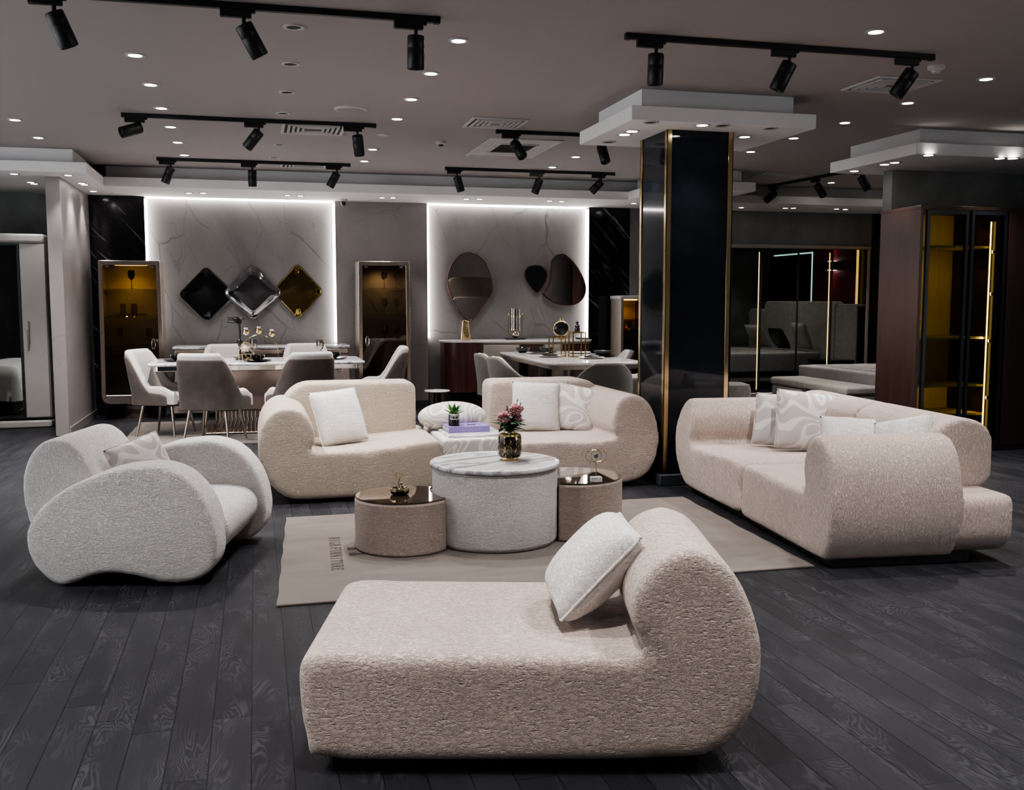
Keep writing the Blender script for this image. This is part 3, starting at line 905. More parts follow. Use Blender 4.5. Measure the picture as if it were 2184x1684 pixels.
R_ = radians
cushion('white cushion leaning in the arm corner of the sand sofa module', (0.60, 7.62, 0.575), (R_(-22), R_(-3), R_(28)), 0.43, 0.44, 0.15)
cushion('white cushion leaning on the back of the sofa module by the column', (2.24, 7.92, 0.575), (R_(-14), R_(3), R_(-4)), 0.42, 0.43, 0.13)
cushion('wave patterned cushion tucked behind a white one beside the column sofa arm', (2.57, 7.90, 0.555), (R_(-14), R_(10), R_(-22)), 0.40, 0.40, 0.13, 'wavy2')
cushion('wave patterned cushion at the far end of the right-hand sofa, half covered by its twin', (3.70, 6.52, 0.58), (R_(-18), R_(4), R_(-30)), 0.40, 0.40, 0.13, 'wavy2')
cushion('wave patterned cushion in front of its twin on the right-hand sofa', (3.78, 6.30, 0.60), (R_(-22), R_(6), R_(-18)), 0.46, 0.45, 0.14, 'wavy2')
cushion('white cushion slouched on the seat joint of the right-hand sofa', (3.66, 5.56, 0.54), (R_(-40), R_(2), R_(-30)), 0.42, 0.42, 0.14)
cushion('white cushion with a folded corner behind the broad near arm', (3.67, 5.07, 0.585), (R_(-26), R_(-14), R_(-62)), 0.38, 0.40, 0.14)
_u = Vector((cos(YAW), -sin(YAW), 0)); _v = Vector((sin(YAW), cos(YAW), 0)); _k = Vector((0, 0, 1))
_Z = (_u * cos(R_(46)) + _k * sin(R_(46)) + _v * .05).normalized(); _X = (_v + _k * .06).normalized(); _Y = _Z.cross(_X).normalized(); _X = _Y.cross(_Z)
_Rm = Matrix((_X, _Y, _Z)).transposed()
_C = Vector((0.16, 3.0, 0)) + _u * .865 + _v * .40 + _k * .555
cushion('large white cushion leaning against the roll of the foreground chaise', _C, _Rm, 0.42, 0.39, 0.20)
cushion('wave patterned cushion sitting in the white armchair', (-0.62, 5.78, 0.535), (R_(-20), R_(-12), R_(42)), 0.36, 0.34, 0.13, 'wavy2')

# ================================================================ RUG
rug = thing('rug', 'beige plush rug with dark lettering under the coffee tables', 'rug', (0.10, 4.76, 0))
g = G(); n = 60
L_, W_ = 2.86, 1.97
edge = []
for k in range(n): edge.append((L_ * k / n, 0.003 * sin(k * .5) * sin(k * .17)))
for k in range(n): edge.append((L_ + 0.006 * sin(k * .45 + 1) * sin(k * .15), W_ * k / n))
for k in range(n): edge.append((L_ * (1 - k / n), W_ + 0.003 * sin(k * .4)))
for k in range(n): edge.append((0.003 * sin(k * .5), W_ * (1 - k / n)))
edge = [(p[0] + .03 + .052 * (p[1] - W_ / 2) - .01, p[1]) for p in edge]
g.prism(edge, 0, 0.012).build('pile', 'rug', rug, bevel=.004, segs=2)

# lettering: thin serif strokes, written along -Y with the tops towards +X
def stroke_text(text, H, adv):
    """didone style capitals from thick and thin bars in a 1 x 1 em"""
    g = G(); x = 0.0
    T, th, se = 0.16, 0.06, 0.05
    def bar(x0, y0, x1, y1, w):
        d = Vector((x1 - x0, y1 - y0, 0)); l = d.length; d.normalize(); nn = Vector((-d.y, d.x, 0)) * (w / 2)
        a, b = Vector((x0, y0, 0)), Vector((x1, y1, 0))
        q = [a + nn, a - nn, b - nn, b + nn]
        vs = [(x + p.x * adv * .82, p.y * H, z) for z in (0, 0.0016) for p in q]
        g.add(vs, [(0, 1, 2, 3), (7, 6, 5, 4), (0, 4, 5, 1), (1, 5, 6, 2), (2, 6, 7, 3), (3, 7, 4, 0)])
    def stem(cx, w=T):
        bar(cx, 0, cx, 1, w); bar(cx - .14, .025, cx + .14, .025, se); bar(cx - .14, .975, cx + .14, .975, se)
    def arc(cx, cy, rx, ry, a0, a1, w0, w1):
        N = 14
        for k in range(N):
            A = radians(a0 + (a1 - a0) * k / N); B = radians(a0 + (a1 - a0) * (k + 1.15) / N)
            w = w0 + (w1 - w0) * abs(sin((A + B) / 2))
            bar(cx + rx * cos(A), cy + ry * sin(A), cx + rx * cos(B), cy + ry * sin(B), w)
    for c in text:
        if c == 'H': stem(.2); stem(.8); bar(.2, .5, .8, .5, th)
        elif c == 'I': stem(.5)
        elif c == 'G': arc(.52, .5, .38, .46, 50, 310, T, th); bar(.84, .05, .84, .45, T * .8); bar(.68, .45, .98, .45, se)
        elif c == 'F': stem(.25); bar(.25, .97, .88, .97, th); bar(.86, .97, .86, .78, th); bar(.25, .52, .68, .52, th); bar(.68, .62, .68, .42, th)
        elif c == 'U': bar(.2, .3, .2, 1, T); bar(.82, .3, .82, 1, th); bar(.06, .975, .34, .975, se); bar(.7, .975, .95, .975, se); arc(.51, .3, .31, .26, 180, 360, th, th * 1.3)
        elif c == 'R': stem(.22); arc(.45, .74, .34, .23, -90, 90, T, th); bar(.22, .97, .46, .97, th); bar(.22, .51, .46, .51, th); bar(.5, .5, .86, .03, T)
        elif c == 'N': bar(.18, 0, .18, 1, th); bar(.82, 0, .82, 1, th); bar(.18, 1, .82, 0, T); bar(.05, .025, .32, .025, se); bar(.7, .975, .95, .975, se); bar(.05, .975, .2, .975, se)
        elif c == 'T': stem(.5); bar(.08, .97, .92, .97, th); bar(.09, .97, .09, .75, th); bar(.91, .97, .91, .75, th)
        elif c == 'E': stem(.25); bar(.25, .97, .86, .97, th); bar(.86, .97, .86, .78, th); bar(.25, .52, .66, .52, th); bar(.66, .62, .66, .42, th); bar(.25, .03, .88, .03, th); bar(.88, .03, .88, .24, th)
        x += adv if c != ' ' else adv * .45
    return g, x
g, wtxt = stroke_text('HIGH FURNITURE', 0.066, 0.047)
pA = at_z(701, 1146, 0.012); pB = at_z(707.5, 1218, 0.012)
g.xf(lambda p: Vector((pA.x - .10 + p.y + (pB.x - pA.x) * p.x / wtxt, pA.y - 4.76 - p.x * (pA.y - pB.y) / wtxt, 0.0118 + p.z)))
g.build('lettering', 'ink', rug, smooth=0)
# emblem: a large serif monogram mostly under the low table
pe = at_z(743, 1176, 0.012)
g = G()
for yo in (0.066, -0.066):
    g.prism([(0.0, yo + .03), (0.0, yo - .03), (0.025, yo - .030), (0.05, yo - .013), (0.22, yo - .012), (0.245, yo - .03), (0.27, yo - .03), (0.27, yo + .03), (0.245, yo + .03), (0.22, yo + .012), (0.05, yo + .013), (0.025, yo + .03)], 0.0118, 0.0135)
g.box(0.12, 0.14, -0.066, 0.066, 0.0118, 0.0135)
g.xf(lambda p: Vector((pe.x - .10 + p.x, pe.y - 4.76 + p.y, p.z)))
g.build('emblem', 'ink', rug, smooth=0)

# ================================================================ COFFEE TABLES
def notched(cx, cy, r, ox, oy, orad, n=90):
    """disc outline with the bite of a neighbouring disc taken out"""
    d = Vector((ox - cx, oy - cy)); L = d.length; th = atan2(d.y, d.x)
    a = math.acos((L * L + r * r - orad * orad) / (2 * L * r))
    b = math.acos((L * L + orad * orad - r * r) / (2 * L * orad))
    pts = []
    for k in range(n + 1):
        t = th + a + (2 * pi - 2 * a) * k / n
        pts.append((cx + r * cos(t), cy + r * sin(t)))
    m = 24
    for k in range(1, m):
        t = th + pi + b * (1 - 2 * k / m)
        pts.append((ox + orad * cos(t), oy + orad * sin(t)))
    return pts
DC = (1.38, 5.79)
RZ = 0.0125
dr = thing('coffee_table', 'tall white drum coffee table with veined marble top', 'coffee table', (DC[0], DC[1], RZ), 0, 'nest of three coffee tables')
G().lathe([(0.33, 0.0), (0.366, 0.006), (0.376, 0.03), (0.378, 0.22), (0.376, 0.42), (0.366, 0.447), (0.33, 0.452)], n=96).build('drum', 'drum_fab', dr, smooth=60)
G().lathe([(0.375, 0.452), (0.388, 0.456), (0.393, 0.466), (0.388, 0.478), (0.366, 0.482), (0.364, 0.480), (0.36, 0.480), (0.001, 0.480)], n=96).build('marble_top', 'marble_top', dr, smooth=50)
for (c, r, h, lab) in (((0.82, 5.76), 0.283, 0.30, 'low tan drum coffee table with bronze glass top and golden tree'), ((1.905, 5.88), 0.305, 0.345, 'tan drum coffee table with bronze glass top and eye ornament')):
    t = thing('coffee_table', lab, 'coffee table', (c[0], c[1], RZ), 0, 'nest of three coffee tables')
    pl = notched(0, 0, r, DC[0] - c[0], DC[1] - c[1], 0.386)
    G().prism(pl, 0, h).build('drum', 'tan_fab', t, bevel=.014, segs=3)
    pl = notched(0, 0, r - .006, DC[0] - c[0], DC[1] - c[1], 0.392)
    G().prism(pl, h, h + 0.008).build('glass_top', 'bronze_glass', t, bevel=.001, segs=1)

# ---- ornaments on the coffee tables
TOP = RZ + 0.480
va = thing('vase', 'black and gold flecked vase on the marble coffee table', 'vase', (1.475, 5.80, TOP))
G().lathe([(0.052, 0.0), (0.055, 0.008), (0.052, 0.018)], n=40).build('foot', 'gold_satin', va)
G().lathe([(0.050, 0.016), (0.066, 0.022), (0.0715, 0.04), (0.0715, 0.135), (0.068, 0.148)], n=40).build('body', 'splash', va)
G().lathe([(0.0695, 0.147), (0.064, 0.158), (0.048, 0.164), (0.034, 0.165), (0.032, 0.175), (0.030, 0.175), (0.028, 0.160)], n=40).build('neck', 'gold_satin', va)

bq = thing('bouquet', 'bunch of pink flowers and dark leaves standing in the flecked vase', 'flowers', (1.475, 5.80, TOP + 0.178))
bq.scale = (1.2, 1.2, 1.12)
rnd = random.Random(3)
def leaf(g, base, d, L, w, bendz=0.0):
    d = Vector(d).normalized(); s = d.cross(Vector((0, 0, 1)))
    s = s.normalized() if s.length > 1e-3 else Vector((1, 0, 0))
    up = s.cross(d)
    N = 6; vs = []; fs = []
    for k in range(N + 1):
        t = k / N
        c = Vector(base) + d * (L * t) + Vector((0, 0, bendz * t * t))
        ww = w * sin(pi * (0.08 + 0.92 * t) ** 0.8) if t < 1 else 0.0005
        vs += [c - s * ww / 2 + up * ww * .15, c, c + s * ww / 2 + up * ww * .15]
    for k in range(N):
        a = k * 3
        fs += [(a, a + 1, a + 4, a + 3), (a + 1, a + 2, a + 5, a + 4)]
    g.add(vs, fs)
for (c, r) in (((-0.034, -0.02, 0.075), 0.036), ((0.030, 0.0, 0.110), 0.036), ((0.038, -0.01, 0.072), 0.026), ((0.066, .02, .115), .016)):
    g = G()
    for k in range(150):
        z = 1 - 2 * (k + .5) / 150; a = k * 2.39996
        q = Vector((sqrt(1 - z * z) * cos(a), sqrt(1 - z * z) * sin(a), z))
        leaf(g, Vector(c) + q * r * .35, q + Vector((rnd.uniform(-.4, .4), rnd.uniform(-.4, .4), rnd.uniform(-.3, .3))), r * .75, r * .42)
    g.build('flower_head', 'pink', bq)
    G().tube([(0, 0, -0.06), (c[0] * .4, c[1] * .4, 0.01), c], 0.003, 0.002, 6).build('stem', 'leaf', bq)
g = G()
for k in range(80):
    a = rnd.uniform(0, 2 * pi); el = rnd.uniform(-0.1, 1.0)
    b = Vector((rnd.uniform(-.02, .02), rnd.uniform(-.02, .02), rnd.uniform(0.0, 0.05)))
    leaf(g, b, (cos(a), sin(a), el), rnd.uniform(0.06, 0.11), rnd.uniform(.022, .036), -0.02)
o = g.build('foliage', 'leaf_dark', bq)
g = G()
for k in range(16):
    a = rnd.uniform(0, 2 * pi)
    leaf(g, (0, 0, -.005), (cos(a), sin(a), rnd.uniform(.6, 1.6)), rnd.uniform(.03, .05), .016)
g.build('foliage', 'leaf', bq)
g = G()
for (bx, tz) in ((0.045, 0.185), (0.062, 0.165), (-0.012, .15)):
    for k in range(22):
        t = k / 21; a = k * 2.4
        leaf(g, (bx * (0.4 + .6 * t), 0.01, 0.06 + (tz - .08) * t), (cos(a), sin(a), 1.2), 0.026 * (1.2 - t), .009)
g.build('sprig', 'leaf_dark', bq)

bo = thing('bonsai_ornament', 'small golden tree growing from a black and gold bowl', 'ornament', (0.80, 5.76, RZ + 0.308))
G().lathe([(0.03, 0), (0.05, 0.006), (0.058, 0.02), (0.056, 0.03), (0.05, 0.036), (0.044, 0.036), (0.036, 0.028), (0.001, 0.024)], n=28).build('bowl', 'black_cer', bo)
g = G().ring([(0.0575 * cos(2 * pi * k / 28), 0.0575 * sin(2 * pi * k / 28)) for k in range(28)], [(0.044 * cos(2 * pi * k / 28), 0.044 * sin(2 * pi * k / 28)) for k in range(28)], 0.026, 0.038, 'z')
g.xf(lambda p: p + Vector((0, 0, 0.003 * sin(7 * atan2(p.y, p.x)))))
g.build('rim', 'gold', bo)
g = G()
for k in range(5):
    a = 2 * pi * k / 5
    g.tube([(0.016 * cos(a), 0.016 * sin(a), 0.026), (0.006 * cos(a), .006 * sin(a), 0.04), (0.002 * cos(a + 1), .002 * sin(a + 1), 0.062)], 0.004, 0.003, 6)
g.tube([(0, 0, .05), (-.008, 0, .07), (0.0, 0, .085), (-.006, 0, .10)], .0042, .002, 6)
for (dx, dy, dz) in ((-.034, 0, .022), (.034, .004, .02), (-.02, .02, .028), (.016, -.02, .026), (0.002, .01, .024), (-.03, -.015, .012), (.03, .018, .012)):
    g.tube([(-.006, 0, .095), (dx * .5, dy * .5, .095 + dz * .4), (dx, dy, .095 + dz)], .002, .001, 5)
    for s in (-1, 1):
        g.tube([(dx * .6, dy * .6, .095 + dz * .55), (dx * .9, dy * .9 + s * .008, .095 + dz * .9 + .01)], .0013, .0008, 5)
g.ball((.01, 0, .062), .008, 8, 6)
g.build('tree', 'gold', bo)

ey = thing('eye_ornament', 'golden wire eye with a blue stone pupil on a white block', 'ornament', (1.965, 5.62, RZ + 0.353))
G().box(-0.033, 0.033, -0.02, 0.02, 0, 0.032).build('block', 'marble_top', ey, bevel=.003)
G().tube([(0, 0, .03), (0, 0, .15)], .0022, n=8).build('rod', 'champ_metal', ey)
zc = 0.158
almond = [(-.068 * cos(pi * k / 18), 0, zc + .038 * sin(pi * k / 18) ** 1.0) for k in range(19)] + [(.068 * cos(pi * k / 18), 0, zc - .036 * sin(pi * k / 18)) for k in range(1, 18)]
G().tube(almond, .0017, n=6, closed=True).build('eye_outline', 'gold', ey)
G().tube([(.033 * cos(2 * pi * k / 24), 0, zc + .036 * sin(2 * pi * k / 24)) for k in range(24)], .0017, n=6, closed=True).build('iris_ring', 'gold', ey)
for a in (40, 62, 90, 118, 140, 215, 238, 302, 325):
    A = radians(a); p = Vector((.066 * cos(A), 0, zc + .037 * sin(A))); q = p + Vector((.012 * cos(A), 0, .015 * sin(A)))
    G().tube([p, q], .0014, n=5).build('lash', 'gold', ey)
G().lathe([(.001, -.006), (.012, -.005), (.0145, 0), (.012, .005), (.001, .006)], (0, 0, zc), 20, Matrix.Rotation(pi / 2, 3, 'X')).build('pupil', 'blue_stone', ey)

# ---- book and plant on the patterned pouf
bk = thing('book', 'thick lilac coffee table book lying on the patterned pouf', 'book', (1.60, 7.72, 0.424), radians(3))
G().box(-0.155, 0.155, -0.12, 0.12, 0.004, 0.042).build('pages', 'paper', bk, smooth=0)
g = G().box(-0.165, 0.165, -0.125, 0.125, 0, 0.004).box(-0.165, 0.165, -0.125, 0.125, 0.042, 0.047).box(-0.165, 0.165, -0.130, -0.124, 0, 0.047)
g.build('cover', 'purple', bk, bevel=.001, segs=1)
def font(text, size, mat, parent, loc, rot, name='lettering', sx=1.0, sp=1.0):
    c = bpy.data.curves.new(name, 'FONT'); c.body = text; c.size = size; c.align_x = 'CENTER'; c.align_y = 'CENTER'; c.extrude = 0.0004; c.space_character = sp
    o = bpy.data.objects.new(name, c); COL.objects.link(o)
    c.materials.append(M[mat])
    bpy.context.view_layer.update()
    me = bpy.data.meshes.new_from_object(o.evaluated_get(bpy.context.evaluated_depsgraph_get()))
    bpy.data.objects.remove(o); bpy.data.curves.remove(c)
    o = bpy.data.objects.new(name, me); COL.objects.link(o)
    o.parent = parent; o.location = loc; o.rotation_euler = rot; o.scale = (sx, 1, 1)
    return o
font('BVLGARI', 0.036, 'lilac_ink', bk, (0.02, -0.1306, 0.0235), (pi / 2, 0, 0), sp=1.25)
pt = thing('potted_plant', 'small green plant in a black printed pot on the lilac book', 'plant', (1.50, 7.68, 0.471))
G().lathe([(0.040, 0), (0.043, 0.003), (0.043, 0.093), (0.041, 0.096), (0.037, 0.096), (0.036, 0.08), (0.001, 0.078)], n=32).build('pot', 'black_cer', pt)
G().ring(circle(0, 0, .0436, 32), circle(0, 0, .0405, 32), .089, .097, 'z').build('rim_band', 'white_ink', pt)
g = G()
for (u0, u1, z0, z1) in ((-.9, .9, .052, .056),):
    g.tube([(.0432 * sin(u), -.0432 * cos(u), .054) for u in [(-.9 + 1.8 * k / 16) for k in range(17)]], .0022, n=6)
for (uc, r_) in ((-.62, .011), (.62, .011)):
    g.tube([(.0434 * sin(uc + .26 * cos(2 * pi * k / 16)), -.0434 * cos(uc + .26 * cos(2 * pi * k / 16)), .068 + .011 * sin(2 * pi * k / 16)) for k in range(16)], .0018, n=6, closed=True)
g.tube([(.0434 * sin(u), -.0434 * cos(u), .081 + .003 * cos(u * 2)) for u in [(-.75 + 1.5 * k / 16) for k in range(17)]], .0022, n=6)
g.tube([(.0434 * sin(.02), -.0434, .056), (.0434 * sin(.02), -.0434, .08)], .0022, n=6)
g.tube([(.0434 * sin(-.2), -.0430, .079), (.0434 * sin(.28), -.0424, .079)], .0022, n=6)
g.build('printed_mark', 'white_ink', pt)
g = G()
for k in range(16):
    a = k * 2.4; el = 0.5 + 1.3 * (k / 16)
    leaf(g, (0, 0, .078), (cos(a), sin(a), el), 0.115, 0.036, -.012 if k < 8 else .004)
g.build('leaves', 'leaf', pt)
# low dark trinket next to the plant on the book
tag(G().prism(catmull([(-.035, 0), (-.02, .012), (.02, .012), (.035, 0), (.02, -.01), (-.02, -.01)], 4), 0, .008).xf(lambda p: p + Vector((1.645, 7.70, .471))).build('trinket_dish', 'purple', bevel=.002), 'flat purple trinket beside the plant on the book', 'trinket')

# ================================================================ WALL MIRRORS
def rot_rsq(cx, cz, a, r, bul=0.0, n=7):
    """rounded square standing on its corner"""
    pts = rrect(-a, a, -a, a, r, n)
    c = cos(pi / 4)
    return [(cx + (p[0] - p[1]) * c, cz + (p[0] + p[1]) * c) for p in pts]
for (cx, cz, wx, wz, mt, lab, d) in ((-0.59, 1.53, .29, .315, 'mirror_black', 'diamond shaped black wall mirror, nearest the lit display cabinet', 0.0),
                                     (-0.015, 1.555, .30, .315, 'mirror_grey', 'diamond shaped silver wall mirror, the middle one of three', 0.022),
                                     (0.555, 1.57, .27, .32, 'mirror_bronze', 'diamond shaped golden bronze wall mirror, beside the LED strip', 0.0)):
    t = thing('wall_mirror', lab, 'mirror', (cx, BACK - 0.03 - d, cz), 0, 'diamond mirrors over the sideboard')
    o = rot_rsq(0, 0, .265, .07)
    sc = lambda k: [(p[0] * k * wx / .30, p[1] * k * wz / .32) for p in o]
    g = G(); pl = sc(1.0); inn = sc(.93); n = len(pl)
    # slightly domed bevelled glass
    vs = [(p[0], 0.025, p[1]) for p in pl] + [(p[0], 0.004, p[1]) for p in pl] + [(p[0], -0.006, p[1]) for p in inn]
    for k in (.7, .4):
        vs += [(p[0] * k, -0.006 - .005 * (1 - k * k), p[1] * k) for p in inn]
    fs = [(r * n + i, r * n + (i + 1) % n, (r + 1) * n + (i + 1) % n, (r + 1) * n + i) for r in range(4) for i in range(n)]
    fs.append(tuple(4 * n + i for i in range(n)))
    g.add(vs, fs).build('mirror_glass', mt, t, smooth=25)
    G().ring(sc(1.012), sc(.985), -0.002, 0.027, 'y').build('bevel_edge', 'chrome', t, smooth=40)
def blob_mirror(label, pts, glassm, depth):
    cx = sum(p[0] for p in pts) / len(pts); cz = sum(p[1] for p in pts) / len(pts)
    t = thing('wall_mirror', label, 'mirror', (cx, BACK, cz), 0, 'pebble mirrors over the curved sideboard')
    pl = catmull([(p[0] - cx, p[1] - cz) for p in pts], 8)
    ins = [(p[0] * .955, p[1] * .962) for p in pl]
    G().ring(pl, ins, -depth, -0.001, 'y').build('frame', 'dark_wood', t, bevel=.006)
    G().prism([(p[0] * .96, p[1] * .966) for p in pl], -depth + .012, -.004, 'y').build('mirror_glass', glassm, t, smooth=30)
blob_mirror('large leaf shaped mirror above the ribbed golden vase', [(2.87, 2.11), (3.03, 2.03), (3.13, 1.87), (3.18, 1.68), (3.17, 1.55), (3.06, 1.38), (2.93, 1.23), (2.85, 1.17), (2.76, 1.23), (2.63, 1.42), (2.55, 1.62), (2.55, 1.80), (2.62, 1.97), (2.73, 2.08)], 'mirror_smoke', 0.07)
blob_mirror('small dark pebble mirror between the leaf shaped one and the large pebble one', [(3.76, 1.94), (3.86, 1.935), (3.95, 1.86), (3.955, 1.76), (3.89, 1.63), (3.82, 1.56), (3.76, 1.60), (3.67, 1.72), (3.64, 1.83), (3.68, 1.91)], 'mirror_black', 0.05)
blob_mirror('large pebble mirror beside the black marble', [(4.12, 2.09), (4.22, 2.09), (4.36, 1.97), (4.47, 1.81), (4.53, 1.64), (4.50, 1.50), (4.38, 1.40), (4.20, 1.39), (4.03, 1.44), (3.90, 1.54), (3.93, 1.58), (4.0, 1.70), (4.02, 1.90), (4.04, 2.02)], 'mirror_smoke', 0.06)

# ================================================================ GLASSWARE
def goblet(label, loc, s=1.0, mat='glass_wine', group='wine glasses'):
    t = thing('wine_glass', label, 'glass', loc, 0, group)
    G().lathe([(.032 * s, 0), (.030 * s, .003 * s), (.004 * s, .008 * s), (.0035 * s, .085 * s), (.006 * s, .095 * s)], n=16).build('stem', mat, t)
    G().lathe([(.006 * s, .094 * s), (.028 * s, .112 * s), (.037 * s, .140 * s), (.036 * s, .17 * s), (.031 * s, .195 * s), (.029 * s, .195 * s), (.034 * s, .165 * s), (.034 * s, .14 * s), (.02 * s, .11 * s), (.001, .10 * s)], n=16).build('bowl', mat, t)
    return t

# ================================================================ DISPLAY CABINETS
def cabinet(label, x0, x1, yf, depth, ztop, zbot, hand, lit, slope=0.06, group='glass display cabinets'):
    cx = (x0 + x1) / 2; w = (x1 - x0) / 2
    t = thing('display_cabinet', label, 'cabinet', (cx, yf, 0), 0, group)
    # body tapers towards the top and is rounded at the foot
    def tp(pl):
        return [(p[0] * (1 + slope * (ztop - p[1]) / (ztop - zbot)), p[1]) for p in pl]
    out = tp(rrect(-w, w, zbot, ztop, (.10, .10, .012, .012), 6))
    inn = tp(rrect(-w + .05, w - .05, zbot + .11, ztop - .055, .012, 6))
    thin = tp(rrect(-w + .03, w - .03, zbot + .06, ztop - .035, .05, 6))
    G().ring(out, thin, 0.03, depth, 'y').build('case', 'champagne', t, smooth=40)
    G().prism(thin, depth - .02, depth - .005, 'y').build('back_panel', 'beige', t, smooth=30)
    fr = G().ring(out, inn, 0.0, 0.032, 'y').build('door_frame', 'champ_metal', t, bevel=.006)
    G().prism([(p[0] * .999, p[1]) for p in inn], 0.014, 0.018, 'y').build('door_glass', 'glass_brown', fr, smooth=30)
    hx = hand * (w - .10)
    hz = zbot + (ztop - zbot) * .42
    G().tube([(hx + .022 * cos(2 * pi * k / 20), -.008, hz + .06 * sin(2 * pi * k / 20)) for k in range(20)], .007, n=8, closed=True).build('door_handle', 'chrome', fr)
    for k in range(4):
        z = zbot + .30 + k * (ztop - zbot - .36) / 4 + .06
        G().box(-w + .045, w - .045, .05, depth - .03, z, z + .008).build('glass_shelf', 'glass', t, smooth=0)
    for sx in (-1, 1):
        G().box(sx * (w - .10) - .022, sx * (w - .10) + .022, .006, .03, ztop - .085, ztop - .06).build('hinge', 'chrome', fr, bevel=.002)
    # pedestal: fluted flared foot
    g = G(); prof = [(.27, 0), (.27, .012), (.22, .03), (.15, .075), (.125, .12), (.14, .16), (.20, zbot)]
    n = 40; vs = []; fs = []
    for (r, z) in prof:
        for k in range(n):
            rr = r * (1 + (.045 if k % 2 else -.02) * (1 if .02 < z < .15 else .3))
            vs.append((rr * cos(2 * pi * k / n), depth * .5 + rr * .72 * sin(2 * pi * k / n), z))
    fs = [(i * n + k, i * n + (k + 1) % n, (i + 1) * n + (k + 1) % n, (i + 1) * n + k) for i in range(len(prof) - 1) for k in range(n)]
    g.add(vs, fs); g.build('fluted_foot', 'champ_metal', t, smooth=30)
    G().box(-w * .9, w * .9, depth * .55, depth * .9, 0, zbot + .02).build('rear_plinth', 'plinth', t, smooth=0)
    if lit:
        G().lathe([(.14, 0), (.14, -.012), (.001, -.012)], (0, depth * .45, ztop - .04), 24, Matrix.Diagonal((1.35, .8, 1))).build('interior_lamp', 'led_yellow', t)
        spot_child(t, (0, depth * .45, ztop - .07), 22, 2.6, .8, .1, (1, .76, .32))
    else:
        spot_child(t, (0, depth * .6, ztop - .07), 7, 2.8, .8, .1, (1, .85, .65))  # unseen fill lamp added to lift the dark interior
    return t
cabinet('champagne display cabinet with lit yellow top shelf, beside the stone partition', -1.80, -1.10, 12.86, 0.48, 1.93, 0.20, 1, True, .04)
cabinet('champagne display cabinet with dark glass door, in front of the plain mauve panel', 1.29, 1.94, 12.86, 0.48, 1.95, 0.20, -1, False, .04)
def shelf_z(k, zt=1.93, zb=.20): return zb + .36 + k * (zt - zb - .36) / 4 + .008
G_ = 'glasses in the lit display cabinet'
goblet('dark banded goblet alone on the top shelf of the lit cabinet', (-1.45, 13.06, shelf_z(3)), 1.15, 'black_cer', G_)
for i, (x, y) in enumerate(((-1.56, 13.08), (-1.43, 13.06))):
    t = thing('glass_lantern', 'clear glass tumbler ' + ('with smoky side' if i == 0 else 'taller and clearer') + ' behind the crystal bowls of the lit cabinet', 'glass', (x, y, shelf_z(2)), 0, G_)
    G().lathe([(.03, 0), (.036, .03), (.036, .13), (.03, .16), (.028, .16), (.033, .13), (.033, .03), (.001, .01)], n=18).build('bowl', 'glass_wine', t)
    G().lathe([(.032, .0005), (.033, .012), (.001, .013)], n=18).build('foot', 'champ_metal', t)
for i, x in enumerate((-1.60, -1.51, -1.42, -1.33)):
    t = thing('crystal_bowl', ['first', 'second', 'third', 'fourth'][i] + ' small cut crystal bowl from the partition side on the middle shelf', 'bowl', (x, 13.0, shelf_z(2)), 0, 'crystal bowls in the lit cabinet')
    G().lathe([(.02, 0), (.036, .012), (.042, .04), (.039, .04), (.03, .016), (.001, .012)], n=9).build('bowl', 'glass_wine', t, smooth=10)
goblet('wine glass at the partition end of the lower shelf in the lit cabinet', (-1.60, 13.06, shelf_z(1)), 1.05, group=G_)
goblet('wine glass at the sideboard end of the lower shelf in the lit cabinet', (-1.27, 13.06, shelf_z(1)), 1.05, group=G_)
G2 = 'glasses in the dark display cabinet'
for k, w_ in ((3, 'top'), (2, 'second'), (1, 'third')):
    goblet('smoky goblet nearer the mirrors on the %s shelf of the dark cabinet' % w_, (1.64, 13.06, shelf_z(k, 1.95)), 1.1, group=G2)
    goblet('smoky goblet nearer the case side on the %s shelf of the dark cabinet' % w_, (1.80, 13.06, shelf_z(k, 1.95)), 1.1, group=G2)
tag(G().lathe([(.001, 0), (.06, .006), (.105, .02), (.107, .022), (.06, .012), (.001, .008)], n=28, M_=Matrix.Rotation(radians(62), 3, 'Y')).xf(lambda p: p + Vector((1.50, 13.12, shelf_z(2, 1.95) + .098))).build('plate', 'white_cer'), 'pale plate propped at a slant on the second shelf of the dark cabinet', 'plate')

# ================================================================ SIDEBOARD UNDER THE DIAMOND MIRRORS
sb = thing('sideboard', 'long sideboard with white marble top under the diamond mirrors', 'sideboard', (0.10, 12.90, 0))
G().box(-1.09, 1.07, 0, .48, .845, .885).build('marble_top', 'marble_top', sb, bevel=.010)
G().box(-1.07, 1.05, .006, .47, .775, .845).build('metal_band', 'champ_metal', sb, bevel=.012, segs=3)
G().prism([(-1.05, .775), (1.04, .775), (1.10, .06), (-1.11, .06)], .03, .46, 'y').build('carcass', 'champagne', sb, bevel=.006)
for (a, b) in ((-1.05, -.42), (-.40, .36), (.38, 1.04)):
    d = G().box(a + .012, b - .012, .012, .031, .10, .755).build('door', 'champagne' if a != -.40 else 'dark_wood', sb, bevel=.004)
    if a != -.40:
        hx = b - .11 if a > 0 else a + .11
        G().prism([(hx + .030 * cos(2 * pi * k / 20), .62 + .052 * sin(2 * pi * k / 20)) for k in range(20)], .006, .013, 'y').build('handle', 'mirror_black', d)
        G().tube([(hx + .032 * cos(2 * pi * k / 20), .006, .62 + .055 * sin(2 * pi * k / 20)) for k in range(20)], .006, n=6, closed=True).build('handle_ring', 'chrome', d)
G().box(-.95, .95, .06, .42, 0, .06).build('plinth', 'plinth', sb, smooth=0)

